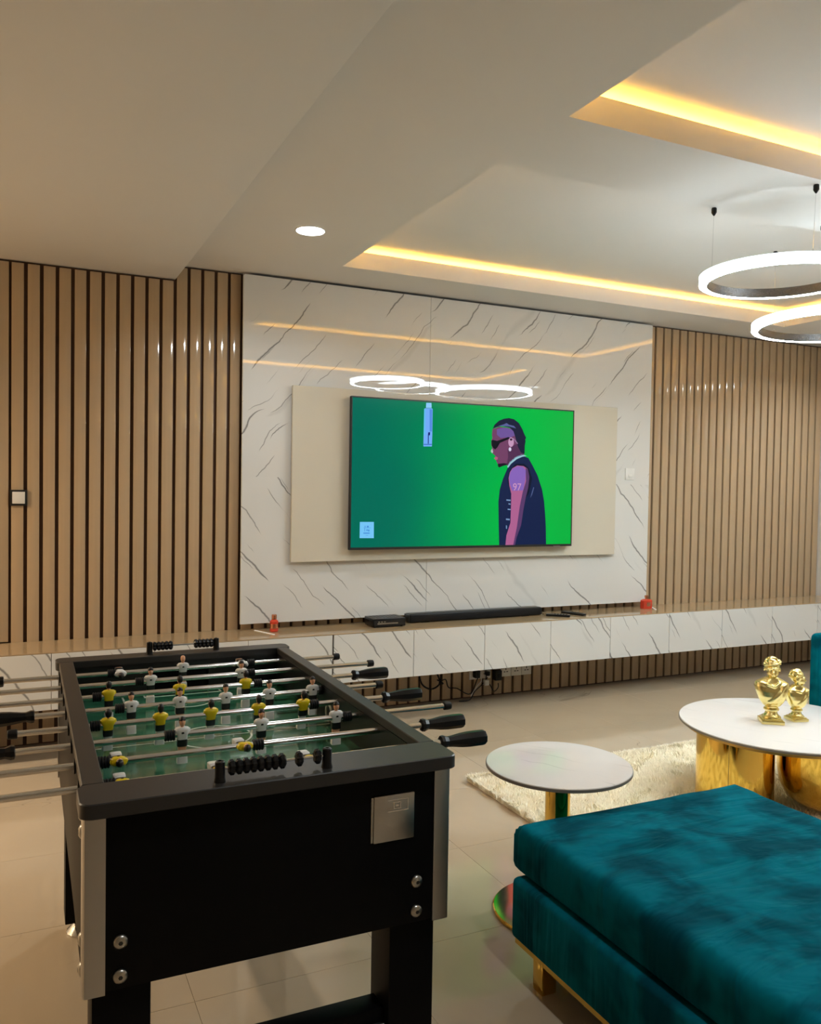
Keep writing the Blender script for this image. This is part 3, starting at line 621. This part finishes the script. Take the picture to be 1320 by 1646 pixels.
# bolts
def bolt(x, y, z, axis):
    b = B(); prof = ((.0145, 0), (.0145, .002), (.0125, .005), (.007, .008))
    rg = []
    for r, h in prof:
        rg.append([((x + r * math.cos(2 * PI * i / 18)), y - h, z + r * math.sin(2 * PI * i / 18)) if axis == 'y' else (x - h, y + r * math.cos(2 * PI * i / 18), z + r * math.sin(2 * PI * i / 18)) for i in range(18)])
    o = b.loft(rg).build('bolt', 'dull', ft)
    b2 = B(); h6 = [(.0045 * math.cos(PI / 3 * i), .0045 * math.sin(PI / 3 * i)) for i in range(6)]
    b2.loft([[((x + a), y - .0078, z + c) if axis == 'y' else (x - .0078, y + a, z + c) for a, c in h6], [((x + a), y - .0084, z + c) if axis == 'y' else (x - .0084, y + a, z + c) for a, c in h6]]).build('hex_socket', 'bframe', o)
for x in (-.324, .312):
    for z in (.609, .541): bolt(x, -HL, z, 'y')
for z in (.85, .815, .60, .54): bolt(-HW, -HL + .055, z, 'x')
# coin plate with embossed mark
cp = B().box(.203, .302, -HL - .006, -HL, .713, .818, .003).build('coin_plate', 'alu', ft)
B().box(.197, .203, -HL - .004, -HL, .715, .816, .001).build('plate_edge', 'dull', cp)
mb = B()
def bar(x0, x1, z0, z1): mb.box(x0, x1, -HL - .0068, -HL - .0058, z0, z1)
bar(.236, .286, .805, .8065); bar(.236, .286, .780, .7815); bar(.284, .2855, .781, .806); bar(.248, .268, .799, .8005); bar(.250, .2515, .786, .800); bar(.266, .2675, .786, .800); bar(.25, .267, .785, .7865); bar(.255, .262, .791, .7945)
mb.build('embossed_mark', 'steel', cp)
# score counters
def gear(b, x, y, z, r=.0158, w_=.0142):
    n = 16; rg = []
    for xx, k in ((x - w_ / 2, .72), (x - w_ / 4, 1), (x + w_ / 4, 1), (x + w_ / 2, .72)):
        rg.append([(xx, y + r * k * (1 if i % 2 else .80) * math.cos(2 * PI * i / n), z + r * k * (1 if i % 2 else .80) * math.sin(2 * PI * i / n)) for i in range(n)])
    b.loft(rg)
for (xa, xb, yy, beads) in ((-.136, .092, -.672, [.024 + .0150 * i for i in range(8)] + [.166, .206]), (-.098, .135, .678, [.018 + .0135 * i for i in range(5)] + [.215 - .0135 * i for i in range(5)])):
    sc = B().tube([(xa, yy, ZRT + .026), (xb, yy, ZRT + .026)], .003, 10).build('score_wire', 'steel', ft)
    for x in (xa, xb): B().lathe([(.0125, 0), (.0105, .010), (.0100, .040), (.008, .042), (.004, .042), (.004, .038)], (x, yy, ZRT), 18).build('score_post', 'plast', sc)
    for q in beads:
        b = B(); gear(b, xa + q, yy, ZRT + .026); b.build('score_bead', 'plast', sc)
# figures
def figure_mesh(team, blond=False):
    b = B(); seg = 14
    def part(rings, mi, caps=True):
        b.loft([rrect(hx, hy, z, seg, e_, 0, oy) for z, hx, hy, oy, e_ in rings], caps, mi)
    # foot + legs (white block), shorts, jersey with shoulders, neck, head
    part([(-.074, .0125, .0065, -.004, 6), (-.073, .0135, .0085, -.004, 6), (-.050, .0130, .0075, -.003, 6), (-.046, .0110, .0065, 0, 5)], 3)
    part([(-.047, .0100, .0062, 0, 4), (-.024, .0112, .0070, 0, 4)], 4)
    part([(-.030, .0128, .0088, 0, 4), (-.026, .0132, .0092, 0, 4), (-.010, .0128, .0090, 0, 4)], 1)
    part([(-.012, .0130, .0094, 0, 3.5), (-.004, .0140, .0102, 0, 3.5), (.006, .0172, .0112, 0, 3.2), (.013, .0186, .0105, 0, 3), (.0175, .0160, .0085, 0, 2.6), (.0195, .008, .006, 0, 2)], 0)
    for s_ in (-1, 1): b.tube([(s_ * .0150, 0, .014), (s_ * .0172, -.001, .004), (s_ * .0166, -.003, -.006)], [.0050, .0046, .0036], 8, 0)
    b.loft([rrect(.0042, .0042, .018, seg, 2), rrect(.0042, .0042, .026, seg, 2)], True, 2)
    hd = [(.0225, .0035, .0040, -.001), (.0245, .0062, .0070, -.001), (.029, .0074, .0084, -.0006), (.034, .0079, .0090, 0), (.039, .0074, .0084, .0006), (.0425, .0050, .0056, .001), (.044, .0018, .002, .001)]
    b.loft([rrect(hx, hy, z, seg, 2, 0, oy) for z, hx, hy, oy in hd], True, 2)
    b.loft([[( .0014 * math.cos(a), -.0082 - k, .0325 + .0030 * math.sin(a) - k) for a in [2 * PI * i / 8 for i in range(8)]] for k in (0, .0018)], True, 2)
    if not blond:
        hr = [(.0330, .0083, .0060, .0042), (.036, .0086, .0092, .0012), (.040, .0080, .0090, .0008), (.0438, .0056, .0062, .001), (.0455, .002, .002, .001)]
        b.loft([rrect(hx, hy, z, seg, 2.2, 0, oy) for z, hx, hy, oy in hr], True, 5)
        b.loft([rrect(hx, hy, z, seg, 2.2, 0, oy) for z, hx, hy, oy in ((.025, .0055, .003, .0058), (.030, .0076, .0042, .0056), (.0362, .0082, .0050, .0046))], True, 5)
    b.loft([rrect(.0035, .0006, .004, 8, 2, 0, -.0112), rrect(.0030, .0006, .0085, 8, 2, 0, -.0116)], True, 1)   # chest badge
    j = 'jersey_w' if team == 'w' else 'jersey_y'
    return b.mesh('player', [j, 'shorts', 'skin', 'jersey_w', 'skin' if team == 'w' else 'jersey_w', 'blond' if blond else 'hair'])
fm = {'w': figure_mesh('w'), 'y': figure_mesh('y'), 'wb': figure_mesh('w', True)}
def bumper_mesh():
    b = B(); prof = []
    for k in range(4): z = k * .0066; prof += [(.0120, z), (.0142, z + .0014), (.0142, z + .0042), (.0120, z + .0056)]
    return b.loft([[(z, r * math.cos(2 * PI * i / 18), r * math.sin(2 * PI * i / 18)) for i in range(18)] for r, z in prof]).mesh('bumper', 'rubber', smooth=0.5)
bmesh_ = bumper_mesh()
def handle_mesh():
    prof = [(.010, 0), (.0165, .002), (.0175, .010), (.0130, .022), (.0140, .034), (.0180, .060), (.0195, .080), (.0195, .122), (.0180, .128), (.012, .130)]
    return B().loft([[(z, r * math.cos(2 * PI * i / 8 + PI / 8), r * math.sin(2 * PI * i / 8 + PI / 8)) for i in range(8)] for r, z in prof]).mesh('handle', 'plast', smooth=0.35)
hmesh = handle_mesh()
cmesh = B().loft([[(z, r * math.cos(2 * PI * i / 18), r * math.sin(2 * PI * i / 18)) for i in range(18)] for r, z in ((.0105, -.004), (.0125, -.002), (.0125, .010), (.0115, .018), (.008, .020))]).mesh('end_cap', 'rubber')
gmesh = B().loft([[(z, r * math.cos(2 * PI * i / 18), r * math.sin(2 * PI * i / 18)) for i in range(18)] for r, z in ((.0095, -.004), (.018, -.004), (.018, .004), (.0095, .004))], caps=False).mesh('bearing', 'rubber')
#      team, players [(x, tilt degrees)], bumpers, left end, right end, side of the handle
RODS = [
    ('w', [(-.205, 95), (.001, 0), (.208, 95)], [-.245, .226], -.555, .555, 'L'),
    ('w', [(-.127, 4), (.168, 4)], [-.174, .188], -.640, .630, 'L'),
    ('y', [(-.267, 0), (-.060, 0), (.146, 0)], [-.313, .172], -.640, .508, 'R'),
    ('w', [(-.220, 0), (-.085, 0), (.048, 0), (.181, 0), (.318, 0)], [-.264, .338], -.470, .535, 'L'),
    ('y', [(-.295, -12), (-.162, -12), (-.027, -12), (.107, -12), (.239, -12)], [-.340, .259], -.515, .488, 'R'),
    ('w', [(-.130, 3), (.075, 3), (.285, 3)], [-.174, .304], -.514, .622, 'L'),
    ('y', [(-.299, -80), (-.008, -80)], [-.343, .014], -.800, .470, 'R'),
    ('y', [(-.306, -80), (-.100, -80), (.113, -80)], [-.345, .135], -.840, .450, 'R'),
]
for i, (team, pls, bps, xl, xr, side) in enumerate(RODS):
    yy = FC + (3.5 - i) * 0.1545
    rd = B().tube([(xl, 0, 0), (xr, 0, 0)], .0079, 16).build('rod', 'steel', ft, loc=(0, yy, ZR))
    for j, (px, tl) in enumerate(pls):
        o = link('player', fm['wb'] if (i == 0 and j == 1) else fm[team], rd, (px, 0, 0)); rz = 0 if team == 'w' else PI
        o.rotation_euler = (math.radians(tl), 0, rz) if team == 'w' else (math.radians(tl), 0, rz)
    for bx in bps: link('bumper', bmesh_, rd, (bx, 0, 0))
    for gx in (-HW + .0, HW + .0): link('bearing', gmesh, rd, (gx, 0, 0))
    if side == 'L':
        o = link('handle', hmesh, rd, (xl, 0, 0)); o.rotation_euler = (0, 0, PI); link('end_cap', cmesh, rd, (xr, 0, 0))
    else:
        link('handle', hmesh, rd, (xr, 0, 0)); o = link('end_cap', cmesh, rd, (xl, 0, 0)); o.rotation_euler = (0, 0, PI)

# ------------------------------------------------------------------ side table
t = thing('side_table', 'small round white marble side table on a gold disc base', 'side table', (1.735, 2.400, 0))
B().lathe([(.244, .517), (.254, .520), (.256, .528), (.254, .531), (.250, .532)], seg=72).build('table_top', 'top', t)
B().torus((0, 0, 0), .256, [(.0, .518), (.0012, .519), (.0012, .528), (0, .529)], 72).build('edge_band', 'edge', t)
B().lathe([(.10, .509), (.10, .5175)], seg=32).build('mounting_plate', 'bframe', t)
B().lathe([(.044, .016), (.044, .509)], seg=40).build('column', 'gold', t)
B().lathe([(.218, .0005), (.222, .003), (.222, .011), (.218, .014), (.06, .0165)], seg=64).build('base_disc', 'gold', t)
# ------------------------------------------------------------------ coffee table
t = thing('coffee_table', 'large round white marble coffee table on gold drums', 'coffee table', (3.32, 2.80, 0.0))
B().lathe([(.455, .384), (.466, .387), (.470, .394), (.468, .399), (.464, .400)], seg=96).build('table_top', 'top', t)
B().torus((0, 0, 0), .470, [(.0, .386), (.0012, .387), (.0012, .395), (0, .396)], 96).build('edge_band', 'edge', t)
B().lathe([(.440, .366), (.450, .370), (.450, .3842)], seg=72).build('under_rim', 'brass', t)
c1 = (3.085 - 3.32, 2.862 - 2.80, 0)
dr = B().lathe([(.172, .042), (.175, .044), (.175, .366)], c1, seg=64).build('drum', 'gold', t)
for a in (3.75, 5.3): B().box(c1[0] + .1752 * math.cos(a) - .0012, c1[0] + .1752 * math.cos(a) + .0012, c1[1] + .1752 * math.sin(a) - .0012, c1[1] + .1752 * math.sin(a) + .0012, .044, .366).build('seam', 'brass', dr)
B().lathe([(.10, .042), (.16, .054), (.205, .085), (.232, .14), (.245, .22), (.247, .366)], (3.452 - 3.32, 2.618 - 2.80, 0), seg=64).build('bowl_drum', 'gold', t)
# ------------------------------------------------------------------ gold busts
def bust(loc, S, body_rz, head_rz, label, curls):
    t = thing('bust_statuette', label, 'statuette', loc, body_rz, 'gold busts on the coffee table')
    q = lambda v_: v_ * S
    pb = B().box(q(-.16), q(.16), q(-.16), q(.16), 0, q(.055), q(.006)).box(q(-.135), q(.135), q(-.135), q(.135), q(.055), q(.075), q(.004)); pb.build('plinth', 'bust', t)
    B().lathe([(q(r), q(z)) for r, z in ((.135, .073), (.142, .085), (.138, .10), (.112, .112), (.092, .14), (.082, .17), (.088, .185), (.108, .192), (.112, .205), (.108, .218), (.088, .225), (.10, .26))], seg=32).build('pedestal', 'bust', t)
    b = B()
    R = [(.235, .085, .075, 0.0), (.27, .125, .10, -.01), (.33, .17, .125, -.015), (.41, .205, .14, -.012), (.49, .235, .145, 0), (.56, .25, .135, .008), (.605, .238, .115, .012), (.64, .175, .10, .012), (.67, .115, .085, .008), (.69, .085, .075, .005)]
    b.loft([rrect(q(a), q(c), q(z), 32, 2.6, 0, q(oy)) for z, a, c, oy in R])
    for k in range(7):      # drapery folds from the right shoulder across the chest
        u = k / 6; x0 = .20 - .08 * u; pts = []
        for m in range(7):
            v_ = m / 6; xx = x0 * (1 - v_) + (-.13 + .22 * u) * v_; zz = (.615 - .03 * u) * (1 - v_) + (.30 + .02 * u) * v_ - .03 * math.sin(PI * v_)
            hx = np.interp(zz, [r[0] for r in R], [r[1] for r in R]); hy = np.interp(zz, [r[0] for r in R], [r[2] for r in R])
            yy = -hy * max(0.05, 1 - min(1, abs(xx) / hx) ** 2.6) ** (1 / 2.6)
            pts.append((q(xx), q(yy - .012), q(zz)))
        b.tube(pts, [q(.011 + .003 * ((k * 7) % 3))] * 7, 8)
    b.tube([(q(-.19), q(-.06), q(.615)), (q(-.08), q(-.115), q(.585)), (q(.01), q(-.13), q(.56)), (q(.09), q(-.10), q(.61)), (q(.11), q(-.02), q(.665))], [q(.012), q(.018), q(.018), q(.02), q(.02)], 8)
    o = b.build('torso', 'bust', t)
    md = o.modifiers.new('remesh', 'REMESH'); md.mode = 'VOXEL'; md.voxel_size = q(.011); md.use_smooth_shade = True
    h = B(); Z = .80
    h.tube([(0, q(.01), q(.58)), (0, q(-.005), q(.70)), (0, q(-.01), q(.76))], [q(.085), q(.068), q(.07)], 20)
    h.ico((0, q(.01), q(Z + .06)), (q(.108), q(.13), q(.125)), 3); h.ico((0, q(-.05), q(Z - .02)), (q(.085), q(.085), q(.10)), 3); h.ico((0, q(-.075), q(Z - .085)), (q(.048), q(.045), q(.035)), 2)
    h.tube([(0, q(-.128), q(Z + .035)), (0, q(-.158), q(Z - .022)), (0, q(-.125), q(Z - .035))], [q(.012), q(.019), q(.012)], 8)
    h.tube([(q(-.085), q(-.095), q(Z + .035)), (q(-.04), q(-.128), q(Z + .043)), (0, q(-.128), q(Z + .036)), (q(.04), q(-.128), q(Z + .043)), (q(.085), q(-.095), q(Z + .035))], q(.014), 8)
    for s_ in (-1, 1):
        h.ico((s_ * q(.042), q(-.115), q(Z + .012)), (q(.020), q(.012), q(.011)), 2); h.ico((s_ * q(.108), q(.02), q(Z)), (q(.014), q(.03), q(.04)), 2)
    h.tube([(q(-.034), q(-.124), q(Z - .056)), (0, q(-.136), q(Z - .052)), (q(.034), q(-.124), q(Z - .056))], q(.010), 8); h.tube([(q(-.026), q(-.122), q(Z - .074)), (0, q(-.132), q(Z - .076)), (q(.026), q(-.122), q(Z - .074))], q(.010), 8)
    ho = h.build('head', 'bust', t); ho.rotation_euler = (0, 0, head_rz)
    md = ho.modifiers.new('remesh', 'REMESH'); md.mode = 'VOXEL'; md.voxel_size = q(.010); md.use_smooth_shade = True
    c = B(); rnd = random.Random(int(S * 1000))
    nC = 90 if curls else 64
    for k in range(nC):
        th = rnd.uniform(0, 2 * PI); ph = rnd.uniform(-.25 if curls else .12, PI / 2)
        x_, y_, z_ = math.cos(th) * math.cos(ph), math.sin(th) * math.cos(ph), math.sin(ph)
        if y_ < -.55 and ph < (.6 if curls else .75): continue
        rr = .022 if curls else .018
        c.ico((q(.112 * x_), q(.015 + .132 * y_), q(Z + .065 + .122 * z_)), (q(rr * rnd.uniform(.9, 1.5)), q(rr * rnd.uniform(.9, 1.5)), q(rr * rnd.uniform(.8, 1.2))), 1)
    if not curls:   # hair band
        c.tube([(q(.118 * math.cos(a)), q(.012 + .138 * math.sin(a)), q(Z + .095 + .03 * math.cos(a))) for a in [2 * PI * i / 28 for i in range(29)]], q(.015), 8)
        c.ico((0, q(.15), q(Z + .06)), q(.05), 2)
    hc = c.build('hair', 'bust', ho)
    md = hc.modifiers.new('remesh', 'REMESH'); md.mode = 'VOXEL'; md.voxel_size = q(.009); md.use_smooth_shade = True
bust((3.276, 2.825, 0.400), 0.318, -0.62, -0.10, 'taller gold bust of a draped figure with hair band', False)
bust((3.425, 2.805, 0.400), 0.250, -0.25, 1.15, 'shorter gold bust with curly hair turning to the right', True)

# ------------------------------------------------------------------ shag rug
RX0, RX1, RY0, RY1 = 2.085, 4.56, 2.215, 3.660
rg = thing('shag_rug', 'fluffy cream shag rug under the coffee table', 'rug', ((RX0 + RX1) / 2, (RY0 + RY1) / 2, 0)); ro = tuple(rg.location)
B().box(RX0, RX1, RY0, RY1, 0.0005, 0.010, .003).build('backing', 'shag', rg, ro)
N = 60000
px = RNG.uniform(RX0, RX1, N); py = RNG.uniform(RY0, RY1, N)
ne = 5000     # denser fringe along the edges that show
px[:ne] = RX0 + RNG.uniform(-.004, .01, ne); py[ne:2 * ne] = RY1 - RNG.uniform(-.004, .01, ne)
ang = RNG.uniform(0, 2 * PI, N); ln = RNG.uniform(.018, .034, N); wd = RNG.uniform(.0018, .0034, N); bend = RNG.uniform(.006, .022, N)
clump = 0.5 * np.sin(px * 23 + 3 * np.sin(py * 17)) + 0.5 * np.sin(py * 29 + 2 * np.sin(px * 13)); ang = ang * .45 + clump * 2.2
bx, by = -np.sin(ang) * wd, np.cos(ang) * wd; dx, dy = np.cos(ang) * bend, np.sin(ang) * bend
V = np.zeros((N, 5, 3), np.float32)
V[:, 0] = np.stack([px - bx, py - by, np.full(N, .006)], 1); V[:, 1] = np.stack([px + bx, py + by, np.full(N, .006)], 1)
V[:, 2] = np.stack([px + bx * .8 + dx * .35, py + by * .8 + dy * .35, .006 + ln * .62], 1); V[:, 3] = np.stack([px - bx * .8 + dx * .35, py - by * .8 + dy * .35, .006 + ln * .62], 1)
V[:, 4] = np.stack([px + dx * 1.2, py + dy * 1.2, .006 + ln], 1)
V -= np.array(ro, np.float32)
base = (np.arange(N) * 5)[:, None]
loops = np.concatenate([base + np.array([0, 1, 2, 3]), base + np.array([3, 2, 4])], 1).astype(np.int32).ravel()
me = bpy.data.meshes.new('pile'); me.vertices.add(N * 5); me.vertices.foreach_set('co', V.ravel()); me.loops.add(len(loops)); me.loops.foreach_set('vertex_index', loops)
tot = np.tile([4, 3], N).astype(np.int32); st = np.concatenate([[0], np.cumsum(tot)[:-1]]).astype(np.int32)
me.polygons.add(2 * N); me.polygons.foreach_set('loop_start', st); me.polygons.foreach_set('loop_total', tot); me.update(); me.validate()
me.materials.append(M['shag']); pl = link('pile', me, rg); pl['kind'] = 'stuff'

# ------------------------------------------------------------------ teal velvet chaise
def cushion(x0, x1, y0, y1, z0, z1, rad, puff, name, parent, org, nx=40, ny=56, wr=0.006, seed=1.0):
    # closed soft box: superellipse rounding with wrinkled top
    b = B(); cx, cy, hx, hy = (x0 + x1) / 2, (y0 + y1) / 2, (x1 - x0) / 2, (y1 - y0) / 2
    def wrk(x, y):
        return wr * (math.sin(9 * x + 5 * y + seed + 2 * math.sin(4 * y + x * 3)) * .5 + math.sin(23 * y - 11 * x + 2.5 * math.sin(7 * x + seed)) * .35 + math.sin(41 * y + 13 * x + 3 * math.sin(9 * y)) * .2)
    grids = []
    for top in (1, 0):
        g = []
        for j in range(ny + 1):
            row = []
            for i in range(nx + 1):
                u, v_ = -1 + 2 * i / nx, -1 + 2 * j / ny
                u = math.copysign(1 - (1 - abs(u)) ** 1.6, u); v_ = math.copysign(1 - (1 - abs(v_)) ** 1.6, v_)
                x, y = cx + u * hx, cy + v_ * hy
                d = min(hx - abs(x - cx), hy - abs(y - cy)); k = 0 if d >= rad else rad - math.sqrt(max(0, rad * rad - (rad - d) ** 2))
                if top: z = z1 - k + puff * (1 - u ** 4) * (1 - v_ ** 4) + (wrk(x, y) * min(1, d / .03))
                else: z = z0 + k
                row.append(b.bm.verts.new((x, y, z)))
            g.append(row)
        grids.append(g)
    for t_, g in enumerate(grids):
        for j in range(ny):
            for i in range(nx):
                f = (g[j][i], g[j][i + 1], g[j + 1][i + 1], g[j + 1][i]); b.bm.faces.new(f if t_ == 0 else f[::-1])
    rim = lambda g: [g[0][i] for i in range(nx)] + [g[j][nx] for j in range(ny)] + [g[ny][nx - i] for i in range(nx)] + [g[ny - j][0] for j in range(ny)]
    A_, B_ = rim(grids[0]), rim(grids[1])
    for i in range(len(A_)): j = (i + 1) % len(A_); b.bm.faces.new((A_[i], B_[i], B_[j], A_[j]))
    return b.build(name, 'velvet', parent, org, smooth=1.2)
CX0, CX1, CY0, CY1 = 1.385, 2.375, 0.72, 2.150
t = thing('velvet_chaise', 'wide teal velvet ottoman bench with gold plinth in the near right corner', 'ottoman', ((CX0 + CX1) / 2, (CY0 + CY1) / 2, 0)); co = tuple(t.location)
B().box(CX0, CX1, CY0, CY1, .112, .302, .018, 3).build('base', 'velvet', t, co)
cushion(CX0 + .022, CX1 - .03, CY0 - .01, CY1 + .022, .302, .456, .034, .008, 'seat_cushion', t, co)
fb = B(); e = .012
fb.box(CX0 + e, CX1 - e, CY1 - e - .03, CY1 - e, .096, .112); fb.box(CX0 + e, CX1 - e, CY0 + e, CY0 + e + .03, .096, .112); fb.box(CX0 + e, CX0 + e + .03, CY0 + e + .03, CY1 - e - .03, .096, .112); fb.box(CX1 - e - .03, CX1 - e, CY0 + e + .03, CY1 - e - .03, .096, .112)
fb.build('gold_trim', 'gold', t, co, smooth=0)
for x in (CX0 + .02, CX1 - .075):
    for y in (CY0 + .09, CY1 - .15): B().box(x, x + .05, y, y + .05, 0.0, .096, .002).build('leg', 'gold', t, co)
# ------------------------------------------------------------------ teal armchair far right
AX0, AX1, AY0, AY1 = 4.66, 5.52, 2.86, 3.74
t = thing('velvet_armchair', 'teal velvet armchair at the right edge, beyond the coffee table', 'armchair', ((AX0 + AX1) / 2, (AY0 + AY1) / 2, 0)); ao = tuple(t.location)
B().box(AX0 + .004, AX1, AY0 + .15, AY1 - .15, .10, .30, .02, 3).build('base', 'velvet', t, ao)
B().box(AX0, AX1, AY1 - .17, AY1, .10, .597, .035, 4).build('armrest', 'velvet', t, ao); B().box(AX0, AX1, AY0, AY0 + .17, .10, .597, .035, 4).build('armrest', 'velvet', t, ao)
B().box(AX1 - .20, AX1, AY0 + .17, AY1 - .17, .30, .80, .04, 4).build('backrest', 'velvet', t, ao)
cushion(AX0 + .01, AX1 - .21, AY0 + .175, AY1 - .175, .302, .45, .04, .01, 'seat_cushion', t, ao, 16, 16)
for x in (AX0 + .04, AX1 - .09):
    for y in (AY0 + .04, AY1 - .09): B().box(x, x + .05, y, y + .05, 0, .10, .002).build('leg', 'gold', t, ao)

# ------------------------------------------------------------------ ring chandelier
ch = thing('ring_chandelier', 'chandelier of large glowing white led rings hung on thin wires', 'chandelier', (3.65, 2.67, ZC)); cho = Vector(ch.location)
def zceil(x, y):
    for T in (T1, T2):
        if T[0] < x < T[1] and T[2] < y < T[3]: return ZT
    return ZC
for (cx, cy, cz, R, hang) in ((3.21, 2.79, 2.485, .357, [(2.893, 2.893), (3.050, 2.478), (3.54, 2.83)]), (4.09, 3.12, 2.413, .47, [(4.07, 3.575), (3.80, 2.78), (4.48, 2.90)]), (3.80, 2.12, 2.54, .40, [(3.60, 2.46), (3.50, 1.95), (4.15, 2.10)])):
    h_, w_ = .040, .040
    rb = B().torus((cx, cy, cz), R, [(0, .003), (-.003, 0), (-w_ + .006, 0), (-w_ + .006, .004), (-.004, .004), (-.004, h_), (0, h_)], 128, 0, (6, 1))
    ro_ = rb.build('ring', ['ringlight', 'ringside'], ch, tuple(cho), smooth=0.5)
    B().torus((cx, cy, cz), R, [(-w_, 0.0), (-w_ + .0055, 0.0), (-w_ + .0055, h_ + .004), (-w_, h_ + .004)], 128).build('inner_band', 'crystal', ro_, tuple(cho), smooth=0.5)
    B().torus((cx, cy, cz), R, [(-w_ + .008, h_), (-.0, h_), (0, h_ + .003), (-w_ + .008, h_ + .003)], 128).build('top_diffuser', 'ringtop', ro_, tuple(cho), smooth=0.5)
    for hx, hy in hang:
        a = math.atan2(hy - cy, hx - cx); p1 = (cx + (R - .02) * math.cos(a), cy + (R - .02) * math.sin(a), cz + h_); zc = zceil(hx, hy)
        p0 = (hx, hy, zc)
        wr_ = B().tube([p0, p1], .0011, 6).build('suspension_wire', 'steel', ro_, tuple(cho))
        B().lathe([(.010, -.0), (.012, -.004), (.012, -.022), (.007, -.030), (.003, -.036)], p0, 16).build('ceiling_clip', 'plast', ch, tuple(cho))
        B().lathe([(.004, 0.003), (.004, .014), (.002, .018)], p1, 10).build('wire_gripper', 'steel', ro_, tuple(cho))
B().lathe([(.12, 0.0), (.12, -.022), (.11, -.027)], (3.65, 2.67, ZC), 40).build('canopy', 'whitep', ch, tuple(cho))
